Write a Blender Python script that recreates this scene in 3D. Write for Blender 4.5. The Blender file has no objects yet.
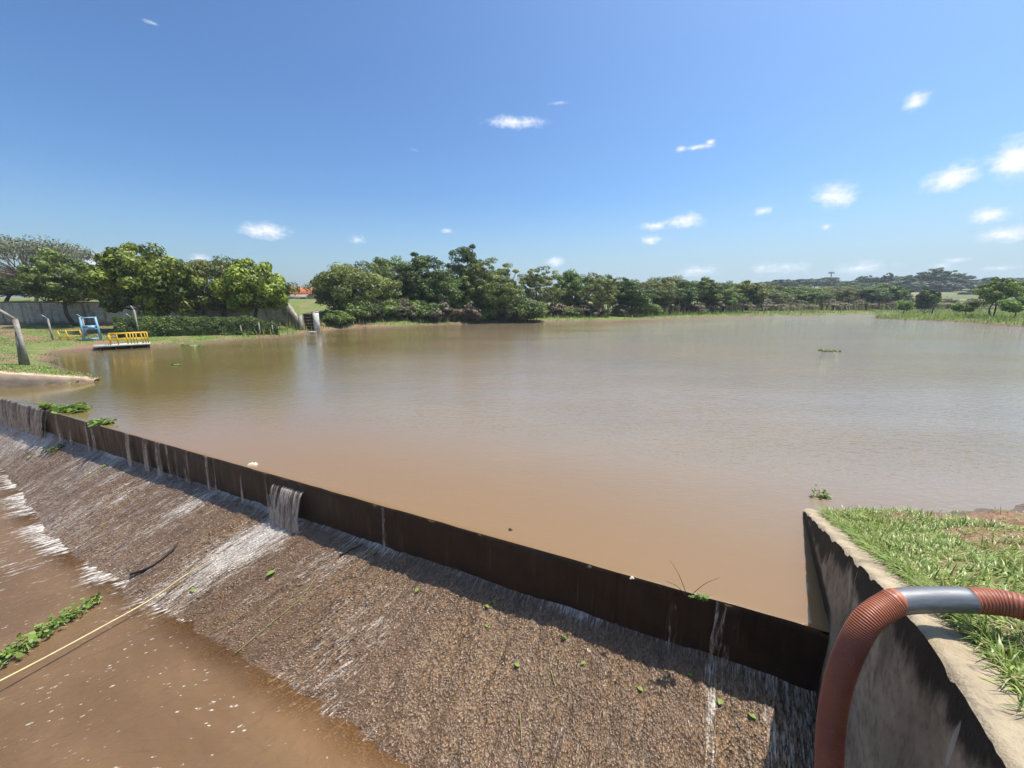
import bpy, math, random
import numpy as np

random.seed(7)
RNG = np.random.default_rng(11)
SC = bpy.context.scene
COL = SC.collection

# ------------------------------------------------------------------ camera
F_PX, W_PX, H_PX = 385.0, 1024, 768
PITCH = math.radians(12.3)
CAM_H = 3.0
CP, SP = math.cos(PITCH), math.sin(PITCH)


def ray(u, v):
    x = (u - W_PX / 2) / F_PX
    y = (v - H_PX / 2) / F_PX
    return np.array([x, CP - y * SP, -SP - y * CP])


def Pt(u, v, t):
    return np.array([0, 0, CAM_H]) + ray(u, v) * t


def Pz(u, v, z):
    d = ray(u, v)
    return np.array([0, 0, CAM_H]) + d * ((z - CAM_H) / d[2])


cam_d = bpy.data.cameras.new('camera')
cam = bpy.data.objects.new('camera', cam_d)
COL.objects.link(cam)
cam.location = (0, 0, CAM_H)
cam.rotation_euler = (math.radians(90) - PITCH, 0, 0)
cam_d.sensor_width = 36
cam_d.lens = 36 * F_PX / W_PX
cam_d.clip_start = 0.05
cam_d.clip_end = 8000
SC.camera = cam

# ------------------------------------------------------------------ frame of the weir: s runs along it, d across it (upstream positive)
WING0 = np.array([2.95, 3.0])
AL = np.array([-math.sin(math.radians(65.3)), math.cos(math.radians(65.3))])
NL = np.array([-AL[0] * 0 + math.cos(math.radians(65.3)), math.sin(math.radians(65.3))])
D0 = float(WING0 @ NL)          # front face of the weir
CREST = -0.015
POOL_Z = -1.57
FOOT_Z = -0.72


def sd(s, d):
    """(s, d) -> x, y ; arrays welcome"""
    s = np.asarray(s, float); d = np.asarray(d, float)
    x = WING0[0] + s * AL[0] + (d - D0) * NL[0]
    y = WING0[1] + s * AL[1] + (d - D0) * NL[1]
    return x, y


def to_sd(x, y):
    dx = np.asarray(x) - WING0[0]; dy = np.asarray(y) - WING0[1]
    return dx * AL[0] + dy * AL[1], D0 + dx * NL[0] + dy * NL[1]


def smooth(a, b, x):
    t = np.clip((np.asarray(x, float) - a) / (b - a), 0, 1)
    return t * t * (3 - 2 * t)


# ------------------------------------------------------------------ numpy noise
def vnoise(x, y, seed=0):
    rs = np.random.default_rng(seed)
    tab = rs.random((256, 256))
    xi = np.floor(x).astype(int); yi = np.floor(y).astype(int)
    fx = x - xi; fy = y - yi
    fx = fx * fx * (3 - 2 * fx); fy = fy * fy * (3 - 2 * fy)
    a = tab[xi % 256, yi % 256]; b = tab[(xi + 1) % 256, yi % 256]
    c = tab[xi % 256, (yi + 1) % 256]; e = tab[(xi + 1) % 256, (yi + 1) % 256]
    return (a * (1 - fx) + b * fx) * (1 - fy) + (c * (1 - fx) + e * fx) * fy


def fbm(x, y, seed=0, oct=4):
    x = np.asarray(x, float); y = np.asarray(y, float)
    r = 0; amp = 0.5; tot = 0
    for o in range(oct):
        r = r + amp * vnoise(x * 2 ** o + 17.3 * o, y * 2 ** o + 9.1 * o, seed + o)
        tot += amp; amp *= 0.5
    return r / tot


# ------------------------------------------------------------------ mesh helpers
def tag(o, label=None, cat=None, group=None, kind=None):
    if label: o['label'] = label
    if cat: o['category'] = cat
    if group: o['group'] = group
    if kind: o['kind'] = kind
    return o


def thing(name, label, cat, loc=(0, 0, 0), group=None):
    o = bpy.data.objects.new(name, None)
    COL.objects.link(o)
    o.location = tuple(float(c) for c in loc)
    o.empty_display_size = 0.2
    return tag(o, label, cat, group)


def mesh(name, V, F, mat, parent=None, origin=(0, 0, 0), smooth_shade=False, uv=None, attrs=None):
    """V (n,3) in world coords; F list of face arrays (k quads/tris) or list of index tuples"""
    V = np.asarray(V, float) - np.asarray(origin, float)
    if isinstance(F, np.ndarray):
        F = [F]
    if len(F) and not isinstance(F[0], np.ndarray):
        groups = {}
        for f in F:
            groups.setdefault(len(f), []).append(f)
        F = [np.array(g, int) for g in groups.values()]
    me = bpy.data.meshes.new(name)
    nl = sum(f.size for f in F); nf = sum(len(f) for f in F)
    me.vertices.add(len(V)); me.loops.add(nl); me.polygons.add(nf)
    me.vertices.foreach_set('co', V.astype(np.float32).ravel())
    li = np.concatenate([f.ravel() for f in F]).astype(np.int32)
    me.loops.foreach_set('vertex_index', li)
    tot = np.concatenate([np.full(len(f), f.shape[1]) for f in F]).astype(np.int32)
    st = np.concatenate([[0], np.cumsum(tot)[:-1]]).astype(np.int32)
    me.polygons.foreach_set('loop_start', st)
    me.polygons.foreach_set('loop_total', tot)
    if smooth_shade:
        me.polygons.foreach_set('use_smooth', np.ones(nf, bool))
    if uv is not None:
        ul = me.uv_layers.new(name='UVMap')
        ul.data.foreach_set('uv', np.asarray(uv, np.float32)[li].ravel())
    for k, a in (attrs or {}).items():
        at = me.attributes.new(k, 'FLOAT', 'POINT')
        at.data.foreach_set('value', np.asarray(a, np.float32))
    me.update(calc_edges=True)
    me.validate()
    if mat: me.materials.append(mat)
    o = bpy.data.objects.new(name, me)
    COL.objects.link(o)
    if parent is not None:
        o.parent = parent
    else:
        o.location = tuple(float(c) for c in origin)
    return o


class MB:
    def __init__(self):
        self.V = []; self.F = []; self.n = 0

    def add(self, V, F):
        V = np.asarray(V, float)
        self.V.append(V)
        for f in F:
            self.F.append(tuple(int(i) + self.n for i in f))
        self.n += len(V)
        return self

    def box(self, c, half, ax=None):
        c = np.asarray(c, float)
        ax = np.eye(3) if ax is None else np.asarray(ax, float)
        P = []
        for i in (-1, 1):
            for j in (-1, 1):
                for k in (-1, 1):
                    P.append(c + ax[0] * half[0] * i + ax[1] * half[1] * j + ax[2] * half[2] * k)
        return self.add(P, [(0, 1, 3, 2), (4, 6, 7, 5), (0, 4, 5, 1), (2, 3, 7, 6), (0, 2, 6, 4), (1, 5, 7, 3)])

    def tube(self, pts, r, n=6, cap=True):
        V, F = tube(pts, r, n, cap)
        return self.add(V, F)

    def bar(self, a, b, w, h=None):
        """square bar from a to b"""
        a = np.asarray(a, float); b = np.asarray(b, float)
        h = w if h is None else h
        d = b - a; L = np.linalg.norm(d); d = d / L
        up = np.array([0, 0, 1.0]) if abs(d[2]) < 0.95 else np.array([0, 1.0, 0])
        s = np.cross(d, up); s /= np.linalg.norm(s); q = np.cross(s, d)
        return self.box((a + b) / 2, (L / 2, w / 2, h / 2), (d, s, q))

    def build(self, name, mat, parent=None, origin=(0, 0, 0), **k):
        return mesh(name, np.concatenate(self.V), self.F, mat, parent, origin, **k)


def frames(pts):
    pts = np.asarray(pts, float)
    T = np.gradient(pts, axis=0)
    T /= np.linalg.norm(T, axis=1)[:, None] + 1e-12
    N = np.zeros_like(T)
    up = np.array([0, 0, 1.0]) if abs(T[0, 2]) < 0.9 else np.array([1.0, 0, 0])
    n = np.cross(T[0], up); n /= np.linalg.norm(n)
    for i in range(len(pts)):
        n = n - T[i] * (n @ T[i]); n /= np.linalg.norm(n) + 1e-12
        N[i] = n
    return T, N, np.cross(T, N)


def tube(pts, r, n=6, cap=True):
    pts = np.asarray(pts, float)
    m = len(pts)
    r = np.full(m, r) if np.isscalar(r) else np.asarray(r, float)
    T, N, B = frames(pts)
    a = np.linspace(0, 2 * np.pi, n, endpoint=False)
    V = (pts[:, None, :] + r[:, None, None] * (np.cos(a)[None, :, None] * N[:, None, :] + np.sin(a)[None, :, None] * B[:, None, :])).reshape(-1, 3)
    F = []
    for i in range(m - 1):
        for j in range(n):
            k = (j + 1) % n
            F.append((i * n + j, i * n + k, (i + 1) * n + k, (i + 1) * n + j))
    if cap:
        F.append(tuple(range(n - 1, -1, -1)))
        F.append(tuple((m - 1) * n + j for j in range(n)))
    return V, F


def grid_faces(ni, nj):
    """quads for a grid of ni x nj vertices, index i*nj+j"""
    i, j = np.meshgrid(np.arange(ni - 1), np.arange(nj - 1), indexing='ij')
    a = (i * nj + j).ravel()
    return np.stack([a, a + nj, a + nj + 1, a + 1], 1)


def catmull(P, n):
    P = np.asarray(P, float)
    Q = np.vstack([2 * P[0] - P[1], P, 2 * P[-1] - P[-2]])
    out = []
    for i in range(1, len(Q) - 2):
        for t in np.linspace(0, 1, n, endpoint=False):
            a, b, c, d = Q[i - 1], Q[i], Q[i + 1], Q[i + 2]
            out.append(0.5 * (2 * b + (c - a) * t + (2 * a - 5 * b + 4 * c - d) * t * t + (3 * b - a - 3 * c + d) * t ** 3))
    out.append(P[-1])
    return np.array(out)


def dup(root, loc, rotz=0.0, scale=(1, 1, 1), label=None, group=None):
    r = root.copy(); COL.objects.link(r)
    r.location = tuple(float(c) for c in loc); r.rotation_euler = (0, 0, rotz); r.scale = scale
    if label: r['label'] = label
    if group: r['group'] = group
    for ch in root.children:
        c = ch.copy(); COL.objects.link(c); c.parent = r
        for g in ch.children:
            e = g.copy(); COL.objects.link(e); e.parent = c
    return r


# ------------------------------------------------------------------ materials
class NT:
    def __init__(self, name):
        self.m = bpy.data.materials.new(name)
        self.m.use_nodes = True
        self.t = self.m.node_tree
        self.t.nodes.clear()
        self.out = self.t.nodes.new('ShaderNodeOutputMaterial')

    def n(self, typ, **kw):
        nd = self.t.nodes.new(typ)
        for k, v in kw.items():
            if k.startswith('i_'):
                key = k[2:]
                key = int(key) if key.isdigit() else key.replace('_', ' ')
                self.put(nd.inputs[key], v)
            else:
                setattr(nd, k, v)
        return nd

    def put(self, sock, v):
        if isinstance(v, bpy.types.NodeSocket):
            self.t.links.new(v, sock)
        elif isinstance(v, tuple) and len(v) == 3 and sock.type == 'RGBA':
            sock.default_value = (*v, 1)
        else:
            sock.default_value = v

    def math(self, op, a, b=None, c=None, clamp=False):
        nd = self.t.nodes.new('ShaderNodeMath'); nd.operation = op; nd.use_clamp = clamp
        self.put(nd.inputs[0], a)
        if b is not None: self.put(nd.inputs[1], b)
        if c is not None: self.put(nd.inputs[2], c)
        return nd.outputs[0]

    def mix(self, f, a, b, mode='MIX'):
        nd = self.t.nodes.new('ShaderNodeMix'); nd.data_type = 'RGBA'; nd.blend_type = mode
        self.put(nd.inputs[0], f); self.put(nd.inputs[6], a); self.put(nd.inputs[7], b)
        return nd.outputs[2]

    def pos(self):
        return self.n('ShaderNodeNewGeometry').outputs['Position']

    def obj(self):
        return self.n('ShaderNodeTexCoord').outputs['Object']

    def uv(self):
        return self.n('ShaderNodeTexCoord').outputs['UV']

    def attr(self, name):
        return self.n('ShaderNodeAttribute', attribute_name=name).outputs['Fac']

    def mapping(self, v, scale=(1, 1, 1), rot=(0, 0, 0), loc=(0, 0, 0)):
        return self.n('ShaderNodeMapping', i_Vector=v, i_Scale=scale, i_Rotation=rot, i_Location=loc).outputs[0]

    def noise(self, v, scale, detail=3.0, rough=0.55, dist=0.0):
        return self.n('ShaderNodeTexNoise', i_Vector=v, i_Scale=scale, i_Detail=detail, i_Roughness=rough, i_Distortion=dist).outputs[0]

    def vor(self, v, scale, feature='F1', out='Distance', rnd=1.0):
        nd = self.n('ShaderNodeTexVoronoi', feature=feature)
        self.put(nd.inputs['Vector'], v); nd.inputs['Scale'].default_value = scale
        nd.inputs['Randomness'].default_value = rnd
        return nd.outputs[out]

    def ramp(self, f, lo, hi, a=0.0, b=1.0, interp='SMOOTHSTEP'):
        nd = self.n('ShaderNodeMapRange', interpolation_type=interp)
        self.put(nd.inputs[0], f)
        for k, v in zip((1, 2, 3, 4), (lo, hi, a, b)): self.put(nd.inputs[k], v)
        return nd.outputs[0]

    def bump(self, h, strength=0.3, dist=0.02, normal=None):
        nd = self.n('ShaderNodeBump', i_Height=h, i_Strength=strength, i_Distance=dist)
        if normal is not None: self.put(nd.inputs['Normal'], normal)
        return nd.outputs[0]

    def bsdf(self, color, rough=0.6, spec=0.5, normal=None, **kw):
        nd = self.n('ShaderNodeBsdfPrincipled')
        self.put(nd.inputs['Base Color'], color); self.put(nd.inputs['Roughness'], rough)
        self.put(nd.inputs['Specular IOR Level'], spec)
        if normal is not None: self.put(nd.inputs['Normal'], normal)
        for k, v in kw.items(): self.put(nd.inputs[k.replace('_', ' ')], v)
        return nd.outputs[0]

    def end(self, shader):
        self.t.links.new(shader, self.out.inputs['Surface'])
        return self.m


def rgb255(r, g, b):
    f = lambda c: (c / 255 / 12.92) if c / 255 <= 0.04045 else ((c / 255 + 0.055) / 1.055) ** 2.4
    return (f(r), f(g), f(b))


def leaf_mat(name, dark, light, trans=0.28, vary=0.12):
    m = NT(name)
    tint = m.attr('tint')
    c = m.mix(tint, dark, light)
    rnd = m.n('ShaderNodeObjectInfo').outputs['Random']
    hsv = m.n('ShaderNodeHueSaturation', i_Color=c)
    m.put(hsv.inputs['Value'], m.ramp(rnd, 0, 1, 1 - vary * 1.6, 1 + vary * 1.6, 'LINEAR'))
    m.put(hsv.inputs['Hue'], m.ramp(rnd, 0, 1, 0.5 - vary * .12, 0.5 + vary * .10, 'LINEAR'))
    c = hsv.outputs[0]
    b = m.bsdf(c, 0.52, 0.38)
    tr = m.n('ShaderNodeBsdfTranslucent', i_Color=m.mix(0.5, c, light)).outputs[0]
    mx = m.n('ShaderNodeMixShader', i_0=trans)
    m.put(mx.inputs[1], b); m.put(mx.inputs[2], tr)
    return m.end(mx.outputs[0])


def simple_mat(name, col, col2=None, rough=0.7, scale=6.0, spec=0.4, bump=0.0, metal=0.0):
    m = NT(name)
    o = m.obj()
    n = m.noise(o, scale, 5)
    c = m.mix(m.ramp(n, 0.3, 0.7), col, col2 or tuple(c * 0.75 for c in col))
    nm = m.bump(m.noise(o, scale * 5, 3), bump, 0.01) if bump else None
    return m.end(m.bsdf(c, rough, spec, nm, Metallic=metal))


M = {}
M['bark'] = simple_mat('bark', (0.10, 0.075, 0.055), (0.05, 0.038, 0.028), 0.9, 3, 0.2, 0.6)
M['bark_pale'] = simple_mat('bark_pale', (0.26, 0.22, 0.18), (0.14, 0.11, 0.09), 0.9, 3, 0.2, 0.5)
M['mango'] = leaf_mat('mango_leaf', (0.021, 0.046, 0.007), (0.355, 0.398, 0.050), .26)
M['olive'] = leaf_mat('olive_leaf', (0.043, 0.062, 0.014), (0.321, 0.355, 0.093), .26)
M['dark'] = leaf_mat('dark_leaf', (0.021, 0.043, 0.011), (0.161, 0.254, 0.054), .26)
M['mid'] = leaf_mat('mid_leaf', (0.038, 0.070, 0.014), (0.288, 0.381, 0.081), .26)
M['grey'] = leaf_mat('grey_leaf', (0.085, 0.090, 0.05), (0.25, 0.26, 0.16), .26)
M['brown'] = leaf_mat('brown_leaf', (0.058, 0.046, 0.029), (0.321, 0.262, 0.161), .26)
M['fresh'] = leaf_mat('fresh_leaf', (0.062, 0.108, 0.019), (0.373, 0.500, 0.119), .26)
M['far'] = leaf_mat('far_leaf', (0.026, 0.045, 0.019), (0.169, 0.228, 0.085), .26)
M['weed'] = leaf_mat('weed_leaf', (0.07, 0.13, 0.02), (0.26, 0.36, 0.07), .3, 0.04)

# grass blades
m = NT('grass_blade')
tint = m.attr('tint')
c = m.mix(tint, (0.085, 0.16, 0.020), (0.42, 0.50, 0.13))
c = m.mix(m.ramp(m.attr('dry'), 0.0, 1.0), c, (0.42, 0.36, 0.18))
b = m.bsdf(c, 0.42, 0.45)
tr = m.n('ShaderNodeBsdfTranslucent', i_Color=c).outputs[0]
mx = m.n('ShaderNodeMixShader', i_0=0.3); m.put(mx.inputs[1], b); m.put(mx.inputs[2], tr)
M['grass'] = m.end(mx.outputs[0])

# ground
m = NT('ground')
p = m.pos()
z = m.n('ShaderNodeSeparateXYZ', i_Vector=p).outputs[2]
n1 = m.noise(p, 0.35, 6); n2 = m.noise(p, 2.6, 6); n3 = m.noise(p, 22.0, 4); n0 = m.noise(p, 0.035, 5)
grass = m.mix(m.ramp(n2, 0.3, 0.7), (0.075, 0.125, 0.022), (0.17, 0.20, 0.05))
grass = m.mix(m.ramp(n1, 0.48, 0.70), grass, (0.20, 0.18, 0.075))
soil = m.mix(m.ramp(n3, 0.3, 0.7), (0.15, 0.078, 0.045), (0.30, 0.175, 0.115))
gs = m.ramp(m.math('ADD', n2, m.math('MULTIPLY', n1, 0.6)), 0.86, 0.98)
c = m.mix(m.math('MAXIMUM', gs, m.attr('soil')), grass, soil)
field = m.mix(m.ramp(m.noise(m.mapping(p, (0.02, 0.09, 0.05), (0, 0, 0.15)), 1.0, 4), 0.42, 0.58), (0.115, 0.135, 0.045), (0.27, 0.22, 0.12))
c = m.mix(m.attr('field'), c, field)
mud = m.mix(m.ramp(n3, 0.3, 0.7), (0.10, 0.062, 0.04), (0.19, 0.12, 0.08))
zz = m.math('ADD', z, m.math('MULTIPLY', m.math('SUBTRACT', n2, 0.5), 0.16))
c = m.mix(m.ramp(zz, 0.05, 0.16, 1.0, 0.0), c, mud)
bm = m.bump(m.math('ADD', n3, m.math('MULTIPLY', n2, 2.0)), 0.7, 0.05)
M['ground'] = m.end(m.bsdf(c, m.ramp(zz, 0.03, 0.12, 0.35, 0.95), 0.3, bm))

# muddy lake
m = NT('lake_water')
p = m.pos()
n = m.noise(m.mapping(p, (0.25, 0.6, 1)), 0.5, 4)
c = m.mix(m.ramp(n, 0.3, 0.7), (0.140, 0.100, 0.038), (0.125, 0.092, 0.034))  # darker olive, carries the tree reflections by the left bank
c = m.mix(m.attr('sky_sheen'), c, m.mix(m.ramp(n, 0.3, 0.7), (0.225, 0.166, 0.100), (0.200, 0.152, 0.098)))  # paler open water: sky reflection painted into the base colour
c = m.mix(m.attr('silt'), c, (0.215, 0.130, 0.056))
calm = m.attr('calm')
w1 = m.noise(m.mapping(p, (1.0, 2.6, 1), (0, 0, math.radians(-24))), 3.2, 2, 0.5, 0.3)
w2 = m.noise(m.mapping(p, (1.0, 2.4, 1), (0, 0, math.radians(22))), 9.0, 2, 0.5)
w3 = m.noise(m.mapping(p, (1.0, 1.6, 1), (0, 0, math.radians(-8))), 0.9, 2)
gust = m.ramp(m.noise(m.mapping(p, (0.05, 0.16, 1), (0, 0, math.radians(-12))), 1.0, 3), 0.35, 0.65, 0.5, 1.15)
h = m.math('ADD', m.math('ADD', w1, m.math('MULTIPLY', w2, 0.50)), m.math('MULTIPLY', w3, 0.7))
nd = m.n('ShaderNodeBump', i_Height=h, i_Distance=0.08)
m.put(nd.inputs['Strength'], m.math('MULTIPLY', gust, calm))
M['lake'] = m.end(m.bsdf(c, 0.04, 0.62, nd.outputs[0], IOR=1.55))

# weir face (wet, rust brown)
m = NT('weir_concrete')
u = m.uv()
st = m.noise(m.mapping(u, (7.0, 0.55, 1)), 1.6, 5, 0.6)
st2 = m.noise(m.mapping(u, (26.0, 0.8, 1)), 1.0, 4)
bl = m.noise(u, 2.2, 5)
c = m.mix(m.ramp(st, 0.30, 0.70), (0.026, 0.014, 0.008), (0.050, 0.027, 0.015))
c = m.mix(m.ramp(bl, 0.45, 0.68, 0, .8), c, (0.018, 0.011, 0.007))
c = m.mix(m.ramp(m.noise(m.mapping(u, (3.0, .5, 1)), 2.1, 5), 0.58, 0.72, 0, .5), c, (0.105, 0.058, 0.030))
c = m.mix(m.ramp(st2, 0.62, 0.76, 0, 0.30), c, (0.24, 0.20, 0.16))
vv = m.n('ShaderNodeSeparateXYZ', i_Vector=u).outputs[1]
c = m.mix(m.ramp(m.math('ADD', vv, m.math('MULTIPLY', m.noise(u, 3.0, 4), 0.09)), 0.02, 0.09, 0.8, 0.0), c, (0.20, 0.105, 0.05))
bm = m.bump(m.math('ADD', m.math('MULTIPLY', st2, .4), m.noise(u, 22, 5)), 0.5, 0.012)
M['weir'] = m.end(m.bsdf(c, m.ramp(st, 0.35, 0.65, 0.30, 0.55), 0.45, bm))

# rubble apron with running water
m = NT('rubble_apron')
u = m.uv()
fl = m.attr('foam')
ua = m.mapping(u, (1, 0.62, 1))
peb = m.vor(ua, 60.0, out='Color')
pebd = m.vor(ua, 60.0)
pv = m.n('ShaderNodeSeparateColor', i_Color=peb).outputs[0]
big = m.noise(m.mapping(u, (1.0, 0.35, 1)), 1.3, 5)
c = m.mix(pv, (0.034, 0.018, 0.008), (0.275, 0.163, 0.078))
c = m.mix(m.ramp(big, 0.36, 0.66, 0, .8), c, (0.150, 0.088, 0.048))
c = m.mix(m.ramp(m.noise(m.mapping(u, (1, .3, 1)), 6.0, 4), 0.52, 0.70, 0, .6), c, (0.045, 0.028, 0.017))
c = m.mix(m.ramp(m.noise(m.mapping(u, (1, .45, 1)), 5.0, 3), 0.66, 0.78, 0, .4), c, (0.13, 0.14, 0.04))
spk = m.ramp(m.noise(m.mapping(u, (1, .55, 1)), 75, 3, .6), 0.60, 0.72, 0, .55)  # pale flecks painted for foam specks and sparkle on the wet rubble
c = m.mix(m.math('MULTIPLY', spk, m.ramp(m.noise(m.mapping(u, (1, .4, 1)), 2.2, 4), .38, .62, .15, 1)), c, (0.54, 0.43, 0.31))
c = m.mix(m.ramp(m.noise(m.mapping(u, (1, .5, 1)), 0.8, 5, .6), 0.46, 0.62, 0, .55), c, (0.120, 0.066, 0.030))
s1 = m.noise(m.mapping(u, (15.0, 1.5, 1)), 2.2, 6, 0.68, 0.5)
s2 = m.noise(m.mapping(u, (34.0, 7.0, 1)), 2.0, 3, 0.6)
foam = m.math('ADD', m.math('MULTIPLY', s1, 0.65), m.math('MULTIPLY', s2, 0.35))
thr = m.ramp(fl, 0.0, 1.0, 0.68, 0.40, 'LINEAR')
fm = m.ramp(m.math('SUBTRACT', foam, thr), -0.02, 0.15)
c = m.mix(m.math('MULTIPLY', fm, 0.72), c, (0.70, 0.64, 0.565))
hh = m.math('SUBTRACT', m.noise(u, 60, 3), m.math('MULTIPLY', pebd, 0.9))
bm = m.bump(hh, 1.0, 0.014)
M['apron'] = m.end(m.bsdf(c, m.ramp(s2, 0.3, 0.7, 0.14, 0.42), 0.55, bm, Coat_Weight=0.12, Coat_Roughness=0.15))

# lower pool
m = NT('pool_water')
u = m.uv()
fl = m.attr('foam')
n = m.noise(m.mapping(u, (0.5, 1.0, 1)), 0.9, 5)
c = m.mix(m.ramp(n, 0.35, 0.65), (0.125, 0.073, 0.036), (0.160, 0.096, 0.049))
c = m.mix(m.attr('shallow'), c, (0.25, 0.14, 0.065))
us = m.mapping(u, (1, 1, 1), (0, 0, math.radians(-12)))
s1 = m.noise(m.mapping(us, (9.0, 1.7, 1)), 1.5, 5, 0.62, 0.5)
s2 = m.noise(m.mapping(us, (22.0, 7.0, 1)), 1.6, 3)
foam = m.math('ADD', m.math('MULTIPLY', s1, 0.7), m.math('MULTIPLY', s2, 0.3))
thr = m.ramp(fl, 0.0, 1.0, 0.72, 0.40, 'LINEAR')
fm = m.ramp(m.math('SUBTRACT', foam, thr), -0.02, 0.16)
wob = m.n('ShaderNodeVectorMath', operation='ADD')
m.put(wob.inputs[0], m.mapping(us, (1.6, 0.9, 1)))
nw = m.n('ShaderNodeTexNoise', i_Vector=u, i_Scale=14.0, i_Detail=2.0)
sc_ = m.n('ShaderNodeVectorMath', operation='SCALE'); m.put(sc_.inputs[0], nw.outputs[1]); sc_.inputs['Scale'].default_value = 0.06
m.put(wob.inputs[1], sc_.outputs[0])
spots = 0.0
for scale, size, keep in ((5.0, 0.17, 0.80), (9.0, 0.22, 0.80), (17.0, 0.26, 0.82)):
    dd = m.vor(wob.outputs[0], scale); cc = m.n('ShaderNodeSeparateColor', i_Color=m.vor(wob.outputs[0], scale, out='Color')).outputs[0]
    sp = m.math('MULTIPLY', m.ramp(dd, size, size * 0.55), m.math('GREATER_THAN', cc, keep))
    spots = sp if isinstance(spots, float) else m.math('MAXIMUM', spots, sp)
brk = m.ramp(m.noise(u, 45, 3), 0.38, 0.58)
spots = m.math('MULTIPLY', m.math('MULTIPLY', spots, brk), m.ramp(m.noise(u, 1.1, 3), 0.35, 0.6, .25, 1))
c = m.mix(m.math('MAXIMUM', m.math('MULTIPLY', fm, m.ramp(m.noise(us, 26, 4, .6), 0.3, 0.62, .35, .9)), m.math('MULTIPLY', spots, 0.7)), c, (0.74, 0.69, 0.63))
hw = m.math('ADD', m.noise(m.mapping(us, (1, 0.5, 1)), 14.0, 4, 0.55, 0.4), m.math('MULTIPLY', m.noise(m.mapping(us, (1, .6, 1)), 4.0, 2), 1.4))
pb = m.bsdf(c, 0.09, 0.55, m.bump(hw, 0.75, 0.035), IOR=1.34)
tp = m.n('ShaderNodeBsdfTransparent', i_Color=(0.85, 0.72, 0.55)).outputs[0]
mx = m.n('ShaderNodeMixShader'); m.put(mx.inputs[0], m.math('MAXIMUM', m.attr('opaque'), m.math('MULTIPLY', fm, 0.95))); m.put(mx.inputs[1], tp); m.put(mx.inputs[2], pb)
M['pool'] = m.end(mx.outputs[0])

# old concrete: stain follows attribute 'edge' = metres under the top edge
m = NT('stained_concrete')
u = m.uv()
p = m.obj()
n1 = m.noise(p, 2.0, 6); n2 = m.noise(p, 14.0, 5)
c = m.mix(m.ramp(n1, 0.35, 0.65), (0.44, 0.345, 0.235), (0.29, 0.225, 0.15))
c = m.mix(m.ramp(n2, 0.45, 0.7, 0, 0.6), c, (0.15, 0.115, 0.075))
c = m.mix(m.ramp(m.noise(m.mapping(p, (1, 1, .35)), 3.5, 6, .65), 0.5, 0.66, 0, .65), c, (0.10, 0.08, 0.055))
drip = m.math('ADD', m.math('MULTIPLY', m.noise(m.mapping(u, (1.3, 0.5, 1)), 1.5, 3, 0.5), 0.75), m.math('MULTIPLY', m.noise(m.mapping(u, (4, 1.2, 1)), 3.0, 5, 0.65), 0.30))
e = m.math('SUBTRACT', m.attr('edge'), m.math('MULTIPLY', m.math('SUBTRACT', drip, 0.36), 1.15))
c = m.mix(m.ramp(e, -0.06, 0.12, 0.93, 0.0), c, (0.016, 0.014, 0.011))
c = m.mix(m.ramp(m.noise(m.mapping(u, (5, .5, 1)), 1.7, 4), 0.62, 0.8, 0, 0.5), c, (0.40, 0.36, 0.30))
c = m.mix(m.ramp(m.attr('wet'), 0.0, 1.0), c, (0.05, 0.028, 0.018))
scr = m.noise(m.mapping(u, (9.0, 0.7, 1), (0, 0, 0.35)), 1.3, 2, .4)
c = m.mix(m.ramp(scr, 0.755, 0.775, 0, .55), c, (0.55, 0.50, 0.42))
M['concrete_stained'] = m.end(m.bsdf(c, 0.88, 0.25, m.bump(m.math('ADD', n2, m.noise(p, 60, 4)), 0.55, 0.012)))

m = NT('worn_concrete')
p = m.obj()
n1 = m.noise(p, 2.5, 6); n2 = m.noise(p, 30.0, 5)
c = m.mix(m.ramp(n1, 0.35, 0.65), (0.42, 0.335, 0.225), (0.31, 0.245, 0.16))
c = m.mix(m.ramp(n2, 0.5, 0.72, 0, 0.55), c, (0.21, 0.175, 0.125))
c = m.mix(m.ramp(m.noise(p, 7.0, 6, .65), 0.52, 0.68, 0, .65), c, (0.15, 0.125, 0.09))
c = m.mix(m.ramp(m.noise(p, 1.6, 6, .6), 0.50, 0.70, 0, .5), c, (0.20, 0.165, 0.115))
M['concrete'] = m.end(m.bsdf(c, 0.9, 0.25, m.bump(m.math('ADD', n2, m.noise(p, 90, 3)), 0.6, 0.012)))

M['post'] = simple_mat('post_concrete', (0.34, 0.31, 0.26), (0.20, 0.175, 0.145), 0.9, 4, 0.2, 0.4)
M['bank_concrete'] = simple_mat('bank_concrete', (0.52, 0.39, 0.27), (0.33, 0.235, 0.155), 0.9, 2.2, 0.25, 0.6)
M['white_post'] = simple_mat('whitewashed_post', (0.62, 0.60, 0.55), (0.40, 0.38, 0.34), 0.9, 3, 0.2, 0.3)
M['yellow'] = simple_mat('yellow_paint', (0.72, 0.43, 0.018), (0.55, 0.31, 0.015), 0.45, 5, 0.5)
M['blue'] = simple_mat('blue_paint', (0.16, 0.32, 0.52), (0.22, 0.40, 0.50), 0.5, 3, 0.5)
M['wire'] = simple_mat('galvanised_wire', (0.30, 0.30, 0.29), (0.2, 0.2, 0.19), 0.5, 5, 0.5, 0, 0.6)
M['rust'] = simple_mat('dark_board', (0.055, 0.034, 0.024), (0.03, 0.02, 0.015), 0.8, 3, 0.3, 0.4)
M['roof'] = simple_mat('clay_tile', (0.46, 0.155, 0.065), (0.34, 0.11, 0.05), 0.85, 1.5, 0.3, 0.3)
M['plaster'] = simple_mat('plaster', (0.55, 0.50, 0.42), (0.45, 0.40, 0.34), 0.9, 1.0, 0.2)
M['cane'] = simple_mat('yellow_rope', (0.62, 0.50, 0.27), (0.46, 0.36, 0.18), 0.7, 9, 0.3, 0.2)
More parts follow.
